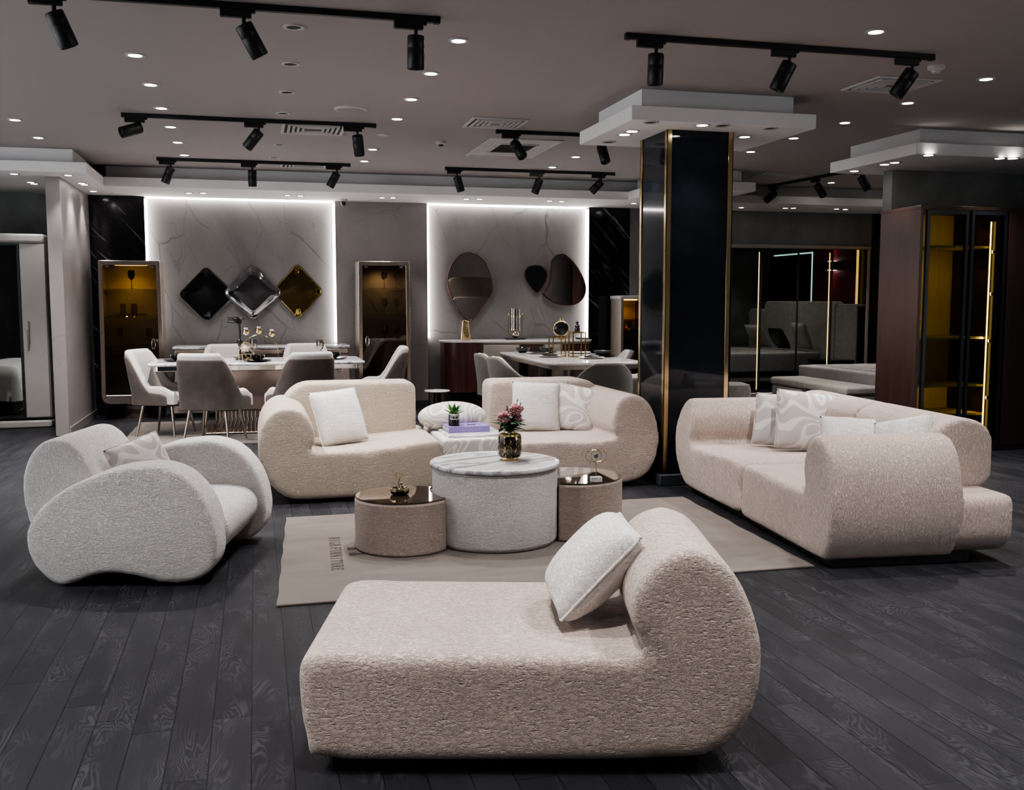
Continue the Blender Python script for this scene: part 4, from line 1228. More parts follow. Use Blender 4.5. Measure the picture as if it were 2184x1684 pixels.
# ================================================================ DINING CHAIRS
def shell(path, hfun, z0, thick, lean=0.0, off=0.0, t0=0.0, t1=1.0, N=40, wave=1.0):
    """upholstered shell following a U shaped plan; rounded rim"""
    g = G(); pts = catmull(path, 8, closed=False)
    # resample by length
    L = [0]
    for a, b in zip(pts, pts[1:]): L.append(L[-1] + (Vector(b) - Vector(a)).length)
    def at(t):
        s = t * L[-1]
        for i in range(len(L) - 1):
            if L[i + 1] >= s or i == len(L) - 2:
                f = (s - L[i]) / max(1e-6, L[i + 1] - L[i]); return Vector(pts[i]).lerp(Vector(pts[i + 1]), f)
    vs, fs = [], []
    K = 14
    for j in range(N + 1):
        t = t0 + (t1 - t0) * j / N
        p = at(t); d = (at(min(1, t + .01)) - at(max(0, t - .01))).normalized(); nrm = Vector((d.y, -d.x))
        h = hfun(t)
        ring = []
        r = thick / 2
        ring.append((-r, z0))
        for k in range(4): ring.append((-r, z0 + (h - r - z0) * (k + 1) / 4))
        for k in range(1, 6):
            a = pi - pi * k / 6; ring.append((r * cos(a), h - r + r * sin(a)))
        for k in range(4): ring.append((r, h - r - (h - r - z0) * k / 4))
        ring.append((r, z0))
        for (o_, z) in ring:
            q = p + nrm * (o_ + off)
            ln = lean * max(0, z - .45) / .47
            vs.append((q.x * (1 - wave * .12 * max(0, z - .55) / .4), q.y - ln, z))
    m = len(vs) // (N + 1)
    for j in range(N):
        for k in range(m):
            k2 = (k + 1) % m
            fs.append((j * m + k, j * m + k2, (j + 1) * m + k2, (j + 1) * m + k))
    fs.append(tuple(range(m))); fs.append(tuple(N * m + k for k in range(m))[::-1])
    return g.add(vs, fs)
def sst(a, b, x):
    t = max(0, min(1, (x - a) / (b - a))); return t * t * (3 - 2 * t)
def make_chair(label, loc, rz, group):
    t = thing('dining_chair', label, 'chair', loc, rz, group)
    path = [(-.265, .24), (-.272, .05), (-.25, -.15), (-.18, -.235), (0, -.255), (.18, -.235), (.25, -.15), (.272, .05), (.265, .24)]
    hf = lambda u: .545 + .375 * sst(.185, .33, u) * sst(.185, .33, 1 - u) - .06 * (1 - sst(0, .10, u) * sst(0, .10, 1 - u))
    shell(path, hf, .355, .085, .10).build('backrest', 'chair_light', t, smooth=60)
    shell(path, lambda u: hf(u) - .065 - .02 * (1 - sst(.05, .2, u) * sst(.05, .2, 1 - u)), .345, .03, .10, .040, .06, .94).build('back_panel', 'chair_dark', t, smooth=60)
    G().prism(rrect(-.235, .235, -.20, .27, (.12, .12, .09, .09), 6), .355, .475).build('seat', 'chair_light', t, bevel=.035, segs=4)
    G().prism(rrect(-.25, .25, -.215, .24, (.12, .12, .09, .09), 6), .33, .356).build('seat_base', 'chair_dark', t, bevel=.006)
    for sx, sy in ((-1, -1), (1, -1), (-1, 1), (1, 1)):
        G().tube([(sx * .195, sy * .16, .335), (sx * .245, sy * .215 - .01, 0)], .019, .011, 12).build('leg', 'champ_metal', t)
    return t
GA = 'pale upholstered chairs around the marble dining table'
ca = make_chair('dining chair seen from behind, nearer the lit cabinet end of the marble table', (-.42, 10.72, .008), radians(-24), GA)
dup(ca, (.45, 10.72, .008), radians(20), 'dining chair seen from behind, partly hidden by the sand sofa module', GA)
dup(ca, (-.95, 11.36, .008), radians(-112), 'dining chair at the end of the marble table by the lit cabinet', GA)
dup(ca, (1.36, 11.75, .0), radians(84), 'dining chair at the end of the marble table by the dark cabinet', GA)
dup(ca, (-.34, 12.27, .008), radians(180), 'dining chair facing the viewer behind the black hand figure', GA)
dup(ca, (.60, 12.27, .008), radians(180), 'dining chair facing the viewer behind the empty wine glass', GA)

# ================================================================ MARBLE DINING TABLE
TZ = .782
dt = thing('dining_table', 'white marble dining table with mirrored apron and ribbed metal foot', 'dining table', (.03, 11.55, .008))
ot_ = rrect(-1.14, 1.14, -.50, .50, .06, 6)
G().prism(ot_, TZ - .032, TZ).build('marble_top', 'marble_top', dt, bevel=.012, segs=3)
G().prism(rrect(-1.08, 1.08, -.45, .45, .05, 5), TZ - .085, TZ - .032).build('apron', 'chrome', dt, bevel=.004)
def trap(z, a, b): return [(-a, -b, z), (a, -b, z), (a, b, z), (-a, b, z)]
G().add(trap(.24, .46, .24) + trap(TZ - .085, .66, .30), [(0, 1, 2, 3), (7, 6, 5, 4), (0, 4, 5, 1), (1, 5, 6, 2), (2, 6, 7, 3), (3, 7, 4, 0)]).build('pedestal', 'lacquer', dt, bevel=.02, segs=3)
for s in (-1, 1):
    g = G()
    for k in range(23):
        x = -.46 + k * .92 / 22
        g.tube([(x, s * .245, .24), (x, s * .25, .16), (x * 1.06, s * .29, .06), (x * 1.14, s * .37, .022)], .009, n=6)
    g.build('ribbed_foot', 'champ_metal', dt)
G().prism(rrect(-.44, .44, -.22, .22, .03, 4), .02, .24).build('foot_core', 'lacquer', dt, smooth=30)
G().prism(rrect(-.60, .60, -.40, .40, .06, 5), 0.008, .024).build('base_plate', 'champ_metal', dt, bevel=.005)

def plate(label, loc, r=.13, mat='black_cer', group='plates on the dining tables'):
    return tag(G().lathe([(r * .55, 0), (r * .62, .004), (r, .014), (r, .018), (r * .6, .009), (.001, .008)], n=32).xf(lambda p: p + Vector(loc)).build('plate', mat, smooth=50), label, 'plate', group)
def bowl(label, loc, r=.07, mat='black_cer', group='bowls on the dining tables'):
    return tag(G().lathe([(r * .45, 0), (r * .5, .006), (r * .85, .03), (r, .065), (r * .97, .066), (r * .8, .034), (r * .4, .012), (.001, .011)], n=28).xf(lambda p: p + Vector(loc)).build('bowl', mat, smooth=50), label, 'bowl', group)
for (x, y, w_) in ((-.83, 11.50, 'at the lit cabinet end of the marble table'), (.02, 11.20, 'at the near middle of the marble table'), (-.10, 11.86, 'on the marble table under the black hand'), (.86, 11.50, 'below the wine glass at the dark cabinet end')):
    plate('black plate ' + w_, (x, y, TZ + .008), .15)
    bowl('black bowl ' + w_ + ', sitting on its plate', (x, y, TZ + .019), .08)
goblet('clear wine glass standing on the marble table before the dark cabinet', (.70, 11.36, TZ + .008), 1.15)
goblet('clear wine glass standing behind the golden wire cube', (-.02, 11.66, TZ + .008), 1.15)
tag(G().lathe([(.045, 0), (.042, .01), (.036, .04), (.045, .06), (.04, .06), (.03, .04), (.001, .02)], n=24).xf(lambda p: p + Vector((.02, 11.42, TZ + .008))).build('bowl', 'black_cer', smooth=50), 'small black footed bowl behind the middle plate of the marble table', 'bowl', 'bowls on the dining tables')
# candelabrum with three glass cups on a golden arc
cd_ = thing('candelabrum', 'golden arc candle holder with three glass cups on the marble table', 'candle holder', (.02, 11.56, TZ + .008))
arcp = [(-.20 + .42 * k / 20, 0, .06 + .22 * sin(pi * (.12 + .72 * k / 20))) for k in range(21)]
G().tube(arcp, .004, n=6).build('arc', 'gold', cd_)
G().tube([(-.20, 0, .145), (-.20, 0, .0)], .004, n=6).tube([(.22, 0, .17), (.23, 0, 0.0)], .004, n=6).build('stand', 'gold', cd_)
for (x, z) in ((-.12, .275), (0.02, .288), (.16, .255)):
    G().lathe([(.012, 0), (.034, .02), (.04, .045), (.034, .065), (.031, .065), (.036, .045), (.03, .022), (.001, .01)], (x, 0, z), 16).build('candle_cup', 'gold', cd_)
    G().lathe([(.022, .02), (.022, .085), (.001, .085)], (x, 0, z), 12).build('candle', 'white_cer', cd_)
# wire cube
wc = thing('wire_cube', 'golden wire geometric cage at the foot of the black hand figure', 'ornament', (-.10, 11.38, TZ + .008))
g = G(); V_ = [(.09 * cos(a) * s, .09 * sin(a) * s, z) for (z, s, ph) in ((0, .5, 0), (.07, 1.1, .5), (.15, .9, .2), (.20, .3, 0)) for a in [ph + 2 * pi * k / 5 for k in range(5)]]
for l_ in range(4):
    for k in range(5):
        g.tube([V_[l_ * 5 + k], V_[l_ * 5 + (k + 1) % 5]], .0022, n=5)
        if l_ < 3: g.tube([V_[l_ * 5 + k], V_[l_ * 5 + 5 + k]], .0022, n=5); g.tube([V_[l_ * 5 + k], V_[l_ * 5 + 5 + (k + 1) % 5]], .0022, n=5)
g.xf(lambda p: p + Vector((0, 0, .0022)))
g.build('wires', 'gold', wc)
# black hand figure
hs = thing('hand_sculpture', 'black sculpted hand pointing sideways on a thin stem over the marble table', 'sculpture', (-.17, 11.62, TZ + .008))
G().lathe([(.05, 0), (.05, .012), (.015, .02), (.012, .10), (.016, .16), (.034, .185), (.036, .20), (.02, .225), (.008, .235)], n=20).build('base', 'black_cer', hs)
G().tube([(0, 0, .22), (0.004, 0, .30), (.0, 0, .40)], .011, .014, 10).build('forearm', 'black_cer', hs)
g = G()
g.prism(catmull([(-.02, -.02), (.02, -.025), (.035, 0), (.03, .03), (.0, .045), (-.03, .04), (-.045, .02), (-.035, -.005)], 4), -.017, .017, 'y').xf(lambda p: p + Vector((-.008, 0, .42)))
g.build('palm', 'black_cer', hs, bevel=.008, segs=3)
for (pp, r_) in (([(-.04, 0, .452), (-.08, -.004, .468), (-.125, -.006, .470)], .010), ([(-.045, .0, .44), (-.085, .008, .448), (-.12, .010, .445)], .009), ([(-.035, .0, .425), (-.07, .0, .412), (-.105, -.004, .415), (-.125, -.004, .422)], .009), ([(.02, 0, .455), (.035, .0, .465), (.05, 0, .452), (.045, 0, .438)], .009), ([(.0, 0, .46), (-.03, -.012, .478), (-.065, -.018, .482)], .0095)):
    G().tube(pp, r_, r_ * .7, 8).build('finger', 'black_cer', hs)

tag(G().box(-1.35, 1.35, 10.45, 12.55, 0, .008).build('rug', 'rug', smooth=0), 'pale brown rug under the marble dining table', 'rug')

# ================================================================ STONE DINING TABLE SET
t2 = thing('dining_table', 'stone topped dining table with chamfered rounded edge and two half round feet', 'dining table', (3.66, 11.62, 0))
pl = rrect(-.56, .56, -1.25, 1.25, .16, 7)
G().prism(pl, .745, .775).build('stone_top', 'table_stone', t2, bevel=.008, segs=3)
n = len(pl)
G().add([(p[0], p[1], .745) for p in pl] + [(p[0] * .90, p[1] * .955, .695) for p in pl], [tuple(range(n)), tuple(range(n, 2 * n))[::-1]] + [(i, (i + 1) % n, n + (i + 1) % n, n + i) for i in range(n)]).build('chamfer', 'beige', t2, smooth=30)
for (cy, m_, x) in ((-.55, 'beige', .13), (.50, 'beige', .13), (-.55, 'dark_wood', -.13), (.50, 'dark_wood', -.13)):
    G().prism(rrect(x - .15, x + .15, cy - .34, cy + .34, .14, 7), 0, .697).build('foot', m_, t2, smooth=40)
def boucle_chair(label, loc, rz, group):
    t = thing('tub_chair', label, 'chair', loc, rz, group)
    path = [(-.28, .24), (-.30, .04), (-.26, -.17), (-.16, -.26), (0, -.285), (.16, -.26), (.26, -.17), (.30, .04), (.28, .24)]
    hf = lambda u: .555 + .255 * sst(.16, .42, u) * sst(.16, .42, 1 - u) - .03 * (1 - sst(0, .12, u) * sst(0, .12, 1 - u))
    shell(path, hf, .30, .07, .07, .018).build('backrest', 'boucle', t, smooth=60)
    shell(path, lambda u: hf(u) + .003, .30, .035, .07, -.020).build('inner_lining', 'chair_light', t, smooth=60)
    G().prism(rrect(-.25, .25, -.22, .28, (.12, .12, .09, .09), 6), .34, .46).build('seat', 'chair_light', t, bevel=.035, segs=4)
    G().prism(rrect(-.27, .27, -.25, .25, (.14, .14, .09, .09), 6), .28, .342).build('seat_base', 'boucle', t, bevel=.02, segs=3)
    for sx, sy in ((-1, -1), (1, -1), (-1, 1), (1, 1)):
        G().tube([(sx * .19, sy * .17, .285), (sx * .235, sy * .21, 0)], .018, .012, 12).build('leg', 'champ_metal', t)
    return t
GB = 'grey tub chairs around the stone dining table'
cb_ = boucle_chair('grey tub chair seen from behind at the near end of the stone table', (3.56, 10.10, 0), radians(-4), GB)
dup(cb_, (2.98, 11.20, 0), radians(-82), 'grey tub chair on the sideboard side of the stone table, arm in view', GB)
dup(cb_, (2.98, 11.92, 0), radians(-86), 'grey tub chair peeping out behind its neighbour beside the curved sideboard', GB)
dup(cb_, (4.40, 11.15, 0), radians(76), 'grey tub chair half hidden by the black column, pale lining in view', GB)
dup(cb_, (4.42, 12.35, 0), radians(80), 'tub chair at the far corner of the stone table before the side cabinet', GB)
T2 = .775
for (x, y, w_) in ((3.50, 12.30, 'farthest from the viewer on the stone table'), (3.44, 11.55, 'beside a gold frame on the stone table'), (3.82, 11.12, 'nearest the viewer on the stone table')):
    plate('white plate ' + w_, (x, y, T2), .15, 'white_cer')
    plate('smaller dark plate lying on the white plate ' + w_, (x, y, T2 + .010), .105, 'black_cer')
plate('dark plate under the slate bowl by the column', (4.06, 11.42, T2), .16, 'black_cer')
bowl('slate blue bowl by the column on the stone table', (4.06, 11.42, T2 + .010), .105, 'slate')
plate('dark plate under the black bowl at the far side of the stone table', (3.66, 12.45, T2), .14, 'black_cer')
bowl('black bowl on a dark plate before the curved sideboard', (3.66, 12.45, T2 + .010), .095, 'slate')
bowl('shallow black ribbed bowl at the far corner of the stone table', (3.38, 12.60, T2), .10, 'black_cer')
plate('white plate at the far column side of the stone table', (4.05, 12.25, T2), .14, 'white_cer')
def gframe(label, loc, h):
    t = thing('gold_frame_stand', label, 'ornament', loc, radians(12), 'gold frame ornaments')
    a = .085
    for (sx, sy) in ((-1, -1), (1, -1), (1, 1), (-1, 1)):
        G().box(sx * a - .006, sx * a + .006, sy * a * .6 - .006, sy * a * .6 + .006, 0, h).build('leg', 'gold', t, smooth=0)
    g = G()
    for z in (0.006, h - .006):
        for sy in (-1, 1): g.box(-a, a, sy * a * .6 - .006, sy * a * .6 + .006, z - .006, z + .006)
        for sx in (-1, 1): g.box(sx * a - .006, sx * a + .006, -a * .6, a * .6, z - .006, z + .006)
    g.build('rails', 'gold', t, smooth=0)
    return t
gframe('golden open frame stand on the stone table, the lower one', (3.53, 11.55, T2), .25)
gframe('golden open frame stand on the stone table, the taller one with a figure', (3.75, 11.45, T2), .30)
fig = thing('figurine', 'tiny black seated figure on the taller golden frame', 'sculpture', (3.75, 11.45, T2 + .30))
G().box(-.045, .045, -.05, .05, 0, .008).build('seat_plate', 'gold', fig, smooth=0)
G().lathe([(.03, .008), (.034, .03), (.026, .055), (.03, .075), (.016, .09), (.010, .096)], n=14).build('body', 'black_cer', fig)
G().ball((0, 0, .113), .019, 12, 8).build('head', 'black_cer', fig)

# curved sideboard
s2 = thing('sideboard', 'curved sideboard with dark wood end and pale doors under the pebble mirrors', 'sideboard', (3.40, 12.90, 0))
G().prism(rrect(-.99, 1.06, 0, .52, (.24, .10, .05, .05), 8), .895, .925).build('stone_top', 'table_stone', s2, bevel=.006)
G().prism(rrect(-.97, -.49, .012, .50, (.22, .01, .02, .02), 8), .24, .895).build('curved_end', 'dark_wood', s2, smooth=40)
G().box(-.49, 1.02, .05, .50, .24, .895).build('carcass', 'beige', s2, smooth=0)
for (a, b, m_) in ((-.475, .02, 'beige'), (.04, .36, 'dark_wood'), (.38, .62, 'beige'), (.63, 1.02, 'dark_wood')):
    G().box(a, b, .02 if m_ == 'beige' else .035, .055, .26, .865).build('door', m_, s2, bevel=.01, segs=3)
G().box(-.80, .95, .12, .48, 0, .24).build('plinth', 'dark_wood', s2, smooth=0)
vz = .925
rv = thing('vase', 'ribbed golden vase on the curved sideboard under the leaf shaped mirror', 'vase', (2.71, 13.02, vz))
pr = [(.055, 0), (.068, .015)]
for k in range(12): pr += [(.068 - .020 * (k / 11) + .002, .02 + k * .019), (.068 - .020 * (k / 11) - .002, .02 + k * .019 + .012)]
G().lathe(pr + [(.052, .255), (.048, .26), (.04, .255), (.001, .15)], n=28).build('body', 'gold', rv, smooth=35)
ln = thing('candle_lantern', 'glass cylinder lantern on golden posts over a black plate', 'lantern', (3.41, 13.10, vz))
G().box(-.13, .13, -.08, .08, .008, .022).build('base_plate', 'black', ln, bevel=.003)
for sx in (-1, 1):
    G().tube([(sx * .095, 0, .022), (sx * .095, 0, .34)], .005, n=8).ball((sx * .095, 0, .345), .011, 10, 6).build('post', 'gold', ln)
    G().lathe([(.01, 0), (.01, .009)], (sx * .11, .0, 0), 10).build('foot', 'black', ln)
G().ring(circle(0, 0, .066, 32), circle(0, 0, .062, 32), .13, .42, 'z').build('glass_tube', 'glass_wine', ln)
for z in (.31, .13): G().ring(circle(0, 0, .07, 32), circle(0, 0, .06, 32), z, z + .018, 'z').build('band', 'gold', ln)
G().tube([(-.095, 0, .32), (-.066, 0, .32)], .005).tube([(.095, 0, .32), (.066, 0, .32)], .005).tube([(0, 0, .12), (0, 0, .30)], .005).build('bracket', 'gold', ln)
G().ball((0, 0, .072), .05, 18, 12).build('globe', 'champ_metal', ln)
dv = thing('vase', 'round flat vase of black and gold on the curved sideboard', 'vase', (4.05, 13.08, vz), radians(-20))
RX = Matrix.Rotation(pi / 2, 3, 'X')
G().lathe([(.001, -.05), (.06, -.048), (.10, -.036), (.112, -.02), (.112, .02), (.10, .036), (.06, .048), (.001, .05)], (0, 0, .145), 36, RX).build('body', 'gold', dv, smooth=50)
G().lathe([(.001, .054), (.06, .052), (.092, .042), (.095, .030)], (0, 0, .145), 36, RX).build('face', 'black_cer', dv, smooth=50)
G().lathe([(.026, .25), (.028, .285), (.022, .285), (.020, .262)], n=20).build('neck', 'gold', dv)
G().box(-.055, .055, -.035, .035, 0, .045).build('foot', 'gold', dv, bevel=.012)
tag(G().box(4.30, 4.45, 13.02, 13.2, vz, vz + .018).build('tray', 'plinth', bevel=.003), 'dark flat tray at the LED end of the curved sideboard', 'tray')

# small glass cabinet by the column
sc_ = thing('display_cabinet', 'small glass cabinet with stone top against the black marble, beside the column', 'cabinet', (5.06, 12.95, 0))
G().box(-.20, .22, 0, .42, 1.47, 1.52).build('stone_top', 'table_stone', sc_, bevel=.008)
G().box(-.19, .21, .39, .41, .06, 1.47).build('back_panel', 'inner_wood', sc_, smooth=0)
for x in (-.19, .17): G().box(x, x + .04, .0, .40, .06, 1.47).build('side_panel', 'champagne' if x < 0 else 'dark_wood', sc_, bevel=.003)
G().box(-.15, .17, .02, .40, .06, .90).build('lower_case', 'dark_wood', sc_, bevel=.003)
for z in (.90, 1.18): G().box(-.15, .17, .03, .39, z, z + .012).build('shelf', 'glass_brown' if z > 1 else 'inner_wood', sc_, smooth=0)
for x in (-.15, .012): G().box(x, x + .158, .004, .010, .66, 1.46).build('door', 'glass_brown', sc_, smooth=0)
G().box(-.14, .16, .30, .32, 1.455, 1.468).build('led_bar', 'led_yellow', sc_, smooth=0)
spot_child(sc_, (.01, .22, 1.44), 5, 2.6, .8, .05, (1, .75, .3))  # spot added to brighten the inside of this cabinet
tv = thing('vase', 'round golden glass vase in the small cabinet beside the column', 'vase', (5.06, 13.15, .912))
G().lathe([(.04, 0), (.075, .03), (.095, .09), (.085, .15), (.05, .19), (.035, .21), (.045, .25), (.04, .25), (.03, .21), (.001, .16)], n=24).build('body', 'gold', tv)
st = thing('side_table', 'small round side table with thin pale top beside the dark sideboard plinth', 'table', (2.12, 11.9, 0))
G().lathe([(.145, .352), (.155, .358), (.155, .368), (.15, .372), (.001, .372)], n=32).build('top', 'table_stone', st)
G().lathe([(.12, 0), (.12, .02), (.05, .04), (.045, .352)], n=24).build('pedestal', 'dark_wood', st)

hb = thing('headboard', 'tall beige upholstered headboard on display, seen in the leaf shaped mirror', 'headboard', (5.6, 1.6, 0), radians(-10))
G().prism(rrect(-.95, .95, 0, 2.05, (.02, .02, .35, .35), 8), -.06, .06, 'y').build('panel', 'bed_fab', hb, bevel=.04, segs=3)
G().prism(rrect(-.80, .80, .3, 1.55, (.1, .1, .2, .2), 8), .05, .11, 'y').build('padded_centre', 'chair_light', hb, bevel=.03, segs=3)

# ================================================================ IVORY WARDROBE (far left)
iw = thing('wardrobe', 'ivory gloss wardrobe with curved cornice and one mirrored door', 'wardrobe', (-2.32, 12.38, 0))
G().box(-1.7, 0.03, .03, .62, .11, 2.10).build('carcass', 'white_gloss', iw, smooth=0)
G().prism([(0.03, .62), (0.03, -.01), (-.25, -.045), (-.6, -.065), (-1.0, -.045), (-1.7, 0), (-1.7, .62)], 2.10, 2.20).build('cornice', 'white_gloss', iw, bevel=.025, segs=3)
G().prism([(0.03, .62), (0.03, -.01), (-.25, -.045), (-.6, -.065), (-1.0, -.045), (-1.7, 0), (-1.7, .62)], 0, .085).build('plinth', 'white_gloss', iw, bevel=.02, segs=3)
d = G().box(-.235, .025, -.005, .03, .12, 2.09).build('door', 'white_gloss', iw, bevel=.008)
G().box(-.185, -.175, -.028, -.014, .88, 1.12).box(-.175, -.165, -.028, -.014, .96, 1.22).box(-.18, -.17, -.016, -.004, 1.0, 1.02).build('handle', 'lacquer', d, bevel=.002)
d = G().box(-.90, -.262, .004, .03, .12, 2.09).build('door', 'mirror_door', iw, smooth=0)
G().ring([(-.90, .12), (-.24, .12), (-.24, 2.09), (-.90, 2.09)], [(-.87, .14), (-.265, .14), (-.265, 2.07), (-.87, 2.07)], -.004, .006, 'y').build('door_frame', 'black', d, smooth=0)

wb = thing('bed', 'bed with white crumpled bedding, seen only in the ivory wardrobe mirror', 'bed', (-3.9, 9.9, 0))
G().box(-.9, .9, -1.0, 1.0, 0, .32).build('bed_base', 'bed_fab', wb, bevel=.03, segs=3)
g = G(); n = 36; vs = []; fs = []
for j in range(n + 1):
    for i in range(n + 1):
        u, v = 2.3 * i / n - 1.15, 2.5 * j / n - 1.25
        e = max(abs(u) - .95, abs(v) - 1.05, 0)
        vs.append((u - (.6 * e if u > 0 else -.6 * e) * (abs(u) > .95), v - (.6 * e if v > 0 else -.6 * e) * (abs(v) > 1.05), .60 - e * 2.0 + .018 * sin(7 * u + 3 * v) + .015 * sin(11 * v - 4 * u)))
fs = [(j * (n + 1) + i, j * (n + 1) + i + 1, (j + 1) * (n + 1) + i + 1, (j + 1) * (n + 1) + i) for j in range(n) for i in range(n)]
g.add(vs, fs).build('bedding', 'white_sheet', wb, smooth=180)
G().box(-.9, .9, -.98, .98, .32, .56).build('mattress', 'white_sheet', wb, bevel=.03, segs=3)

# ================================================================ BEDROOM SEEN ON THE RIGHT
mw = thing('wardrobe', 'long wardrobe of dark mirror doors reflecting the bed, pale frame', 'wardrobe', (6.74, 13.38, 0))
G().box(0, 2.27, .02, .12, .02, 2.24).build('carcass', 'navy', mw, smooth=0)
G().box(-.02, 2.29, -.02, .12, 2.215, 2.265).build('top_rail', 'champagne', mw, bevel=.006)
G().box(2.225, 2.275, -.02, .12, .02, 2.215).build('side_rail', 'champagne', mw, bevel=.006)
G().box(-.02, 2.29, -.02, .12, .0, .09).build('plinth', 'champagne', mw, bevel=.006)
for (a, b, gx) in ((0, .455, .425), (.475, 1.06, None), (1.08, 1.625, 1.585), (1.645, 2.22, None)):
    d = G().box(a, b, -.004, .018, .10, 2.21).build('door', 'mirror_door', mw, smooth=0)
    G().box(b - .004, b + .024, -.008, .02, .10, 2.21).build('door_edge', 'black', d, smooth=0)
    if gx: G().box(gx, gx + .010, -.010, -.004, .14, 2.16).build('gold_strip', 'gold_strip', d, smooth=0)

bd = thing('bed', 'beige bed with panelled headboard and grey quilt behind the storage bench', 'bed', (7.02, 10.95, 0))
G().box(0, 2.15, -.92, .92, .10, .34).build('bed_base', 'bed_fab', bd, bevel=.03, segs=3)
g = G().box(-.03, 2.12, -.96, .96, .26, .60)
g.build('quilt', 'quilt', bd, soft=(.03, 10))
gl = G()
for k in range(-4, 5):
    for s in (-1, 1):
        p_ = [(x, k * .21 + s * .07 * sin(x * 9), .602) for x in [0.1 + .1 * j for j in range(18)]]
        gl.tube(p_, .004, n=4)
gl.build('quilt_stitching', 'bed_fab', bd)
for (a, b, z) in ((-1.80, -1.20, 1.30), (-1.19, -.02, 1.44), (0.0, 1.17, 1.44), (1.18, 1.80, 1.40)):
    G().prism(rrect(a, b, .05, z, (.02, .02, .10, .10), 6), 2.22, 2.40, 'x').build('headboard_panel', 'bed_fab', bd, bevel=.03, segs=3)
G().box(2.10, 2.24, -.95, .95, .05, .40).build('head_rail', 'bed_fab', bd, smooth=0)
for y in (-1.5, 1.5):
    t = thing('nightstand', 'black nightstand at the ' + ('near' if y < 0 else 'far') + ' side of the panelled bed', 'nightstand', (9.0, 10.95 + y, 0), 0, 'nightstands beside the bed')
    G().box(-.25, .22, -.28, .28, .06, .48).build('case', 'black_cer', t, bevel=.006)
    G().box(-.27, .22, -.29, .29, .48, .51).build('top', 'black_cer', t, bevel=.004)
    G().box(-.262, -.25, -.26, .26, .10, .28).build('drawer', 'navy', t, bevel=.003)
def bedcushion(label, loc, rot, mat, w=.5):
    return cushion(label, loc, rot, w, w, .16, mat, 'pillows on the panelled bed')
bedcushion('beige pillow leaning on the far side of the panelled headboard', (8.95, 11.60, .86), (R_(20), 0, R_(-86)), 'bed_fab')
bedcushion('black pillow lying in the middle of the panelled bed', (8.86, 11.0, .80), (R_(32), 0, R_(-92)), 'black_cer', .42)
bedcushion('beige pillow slumped on the near side of the panelled bed', (8.80, 10.35, .82), (R_(34), 0, R_(-96)), 'bed_fab')
ben = thing('storage_bench', 'beige storage bench with padded lid and pull tab at the foot of the bed', 'bench', (6.72, 10.86, 0))
G().box(-.23, .23, -.84, .84, .04, .37).build('box', 'bed_fab', ben, bevel=.03, segs=3)
G().prism(rrect(-.245, .245, .372, .47, (.03, .03, .04, .04), 5), -.86, .86, 'y').build('lid', 'bed_fab', ben, bevel=.03, segs=3)
G().box(-.262, -.244, -.035, .035, .31, .395).build('pull_tab', 'chair_dark', ben, bevel=.004)
G().box(-.18, .18, -.80, .80, 0, .045).build('plinth', 'plinth', ben, smooth=0)
pf = thing('pouf', 'round beige pouf half hidden behind the black column', 'pouf', (6.05, 11.9, 0))
G().lathe([(.20, 0), (.22, .02), (.225, .3), (.205, .36), (.12, .385), (.001, .39)], n=32).build('body', 'bed_fab', pf)

# panelled end wall behind the headboard (seen in the mirror doors)
struct(G().box(XR - .03, XR, 10.6, 12.0, 0, SOF).build('wall_right_red_panel', 'red_wall', smooth=0))
tag(G().box(XR - .05, XR - .03, 11.98, 12.02, .9, 2.5).build('led_strip', 'gold_strip', smooth=0), 'upright warm LED strip beside the red bedroom panel', 'light strip', 'bedroom LED strips')
tag(G().box(XR - .03, XR - .012, 9.2, 10.6, 2.30, 2.32).build('led_strip', 'teal', smooth=0), 'pale teal LED line along the dark bedroom panel top', 'light strip', 'bedroom LED strips')
tag(G().box(XR - .03, XR - .012, 10.56, 10.59, 1.2, 2.32).build('led_strip', 'teal', smooth=0), 'upright pale teal LED line beside the red bedroom panel', 'light strip', 'bedroom LED strips')
sn = thing('wall_sconce', 'up and down wall sconce glowing on the red bedroom panel', 'wall light', (XR - .03, 11.3, 2.05))
G().box(-.10, 0, -.10, .10, .04, .075).box(-.10, 0, -.10, .10, -.075, -.04).build('body', 'chrome', sn, bevel=.004)
for s in (-1, 1):
    G().box(-.09, -.01, -.08, .08, s * .0765 - .001, s * .0765 + .001).build('lens', 'led_white', sn, smooth=0)
    spot_child(sn, (-.06, 0, s * .09), 6, 1.2, .5, .03, (1, .5, .5), (0 if s < 0 else pi, 0, 0))

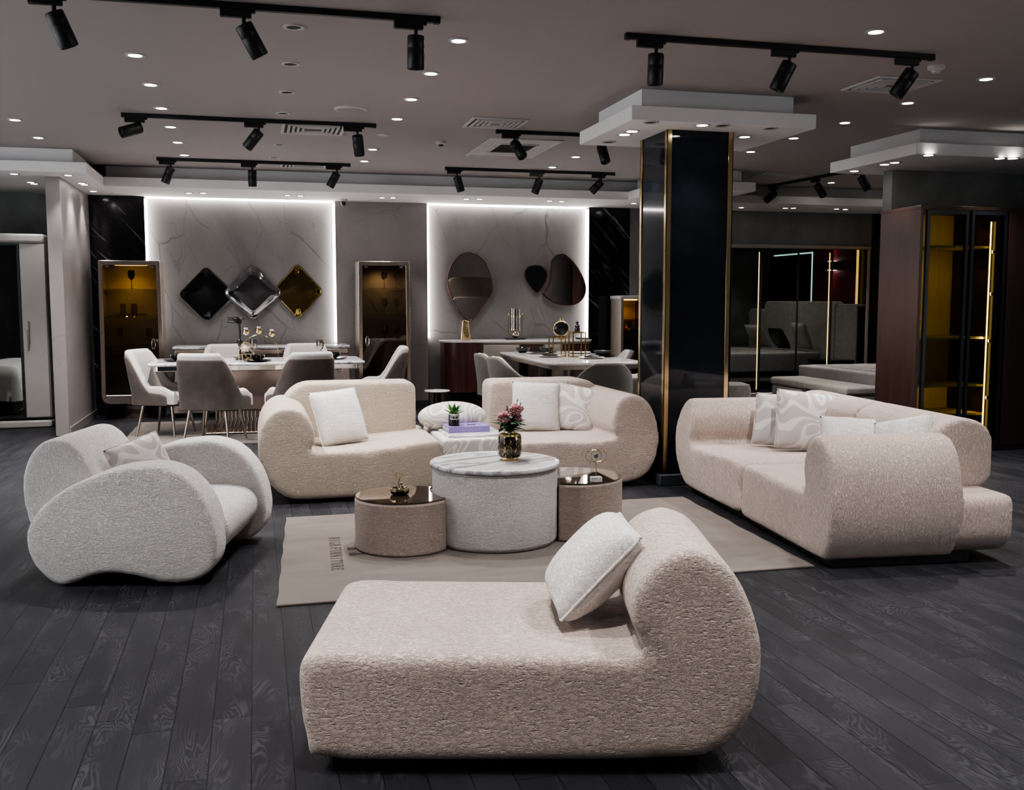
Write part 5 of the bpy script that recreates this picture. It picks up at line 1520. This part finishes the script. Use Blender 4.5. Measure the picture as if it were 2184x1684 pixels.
# ================================================================ DARK WARDROBE (right)
dw = thing('wardrobe', 'tall dark brown wardrobe with two lit glass doors, behind the right-hand sofa', 'wardrobe', (6.03, 8.15, 0))
WT = 2.30
G().box(0, .03, .02, .64, .0, WT).build('side_panel', 'brown_wood', dw, smooth=0)
G().box(0, 3.0, .02, .66, WT, WT + .035).build('top_panel', 'brown_wood', dw, bevel=.003)
G().box(.03, 3.0, .02, .64, 0, .06).build('bottom_panel', 'brown_wood', dw, smooth=0)
G().box(.03, .90, .62, .64, .06, WT).build('back_panel', 'inner_wood', dw, smooth=0)
G().box(.90, 3.0, .02, .64, .06, WT).build('closed_section', 'brown_wood', dw, smooth=0)
for (z) in (.34, .62, 1.08, 1.95): G().box(.03, .88, .10, .62, z, z + .022).build('shelf', 'inner_wood', dw, smooth=0)
for (a, b) in ((.05, .50), (.535, .93)):
    d = G().ring([(a, .06), (b, .06), (b, WT - .01), (a, WT - .01)], [(a + .03, .09), (b - .03, .09), (b - .03, WT - .045), (a + .03, WT - .045)], -.012, .02, 'y').build('door_frame', 'navy', dw, smooth=0)
    G().box(a + .03, b - .03, .0, .006, .09, WT - .045).build('door_glass', 'glass_brown' if False else 'glass', d, smooth=0)
G().box(.955, 3.0, -.012, .02, .06, WT - .01).build('door', 'brown_wood', dw, bevel=.003)
G().box(.806, .815, .06, .068, .12, 2.20).build('led_strip', 'led_yellow', dw, smooth=0)
G().box(.83, .90, .02, .62, .06, WT).build('divider', 'brown_wood', dw, smooth=0)
for z in (.5, 1.05, 1.5, 1.9): G().box(.822, .835, .04, .055, z, z + .03).build('hinge', 'chrome', dw, smooth=0)
for z in (.5, 1.1, 1.7, 2.1):
    spot_child(dw, (.80, .10, z), 2.2, 3.0, .8, .03, (1, .70, .22), (radians(80), 0, radians(50)))
hk = thing('coat_hook_rail', 'white hook rail standing inside the glass door of the dark wardrobe', 'hook rail', (6.11, 8.30, .06))
G().box(-.012, .012, -.006, .006, 0, 1.75).build('rail', 'white_cer', hk, smooth=0)
for z in (1.0, 1.22):
    G().tube([(0, -.004, z + .06), (.03, -.02, z + .1), (.012, -.02, z + .03), (.03, -.02, z - .02), (.05, -.02, z + .01)], .007, n=6).build('hook', 'white_cer', hk)
G().lathe([(.06, 0), (.06, .006), (.001, .008)], n=16).build('foot', 'white_cer', hk)

# ================================================================ WORLD
w = bpy.data.worlds.new('world'); scene.world = w; w.use_nodes = True
w.node_tree.nodes['Background'].inputs[0].default_value = (0.90, 0.95, 1.0, 1)
w.node_tree.nodes['Background'].inputs[1].default_value = 2.0
scene.view_settings.view_transform = 'AgX'
scene.view_settings.look = 'AgX - Medium High Contrast'
scene.view_settings.exposure = 0.58
cy = scene.cycles
cy.max_bounces = 7; cy.diffuse_bounces = 3; cy.glossy_bounces = 4; cy.transparent_max_bounces = 12
cy.caustics_reflective = False; cy.caustics_refractive = False
cy.adaptive_threshold = 0.08
cy.adaptive_min_samples = 24
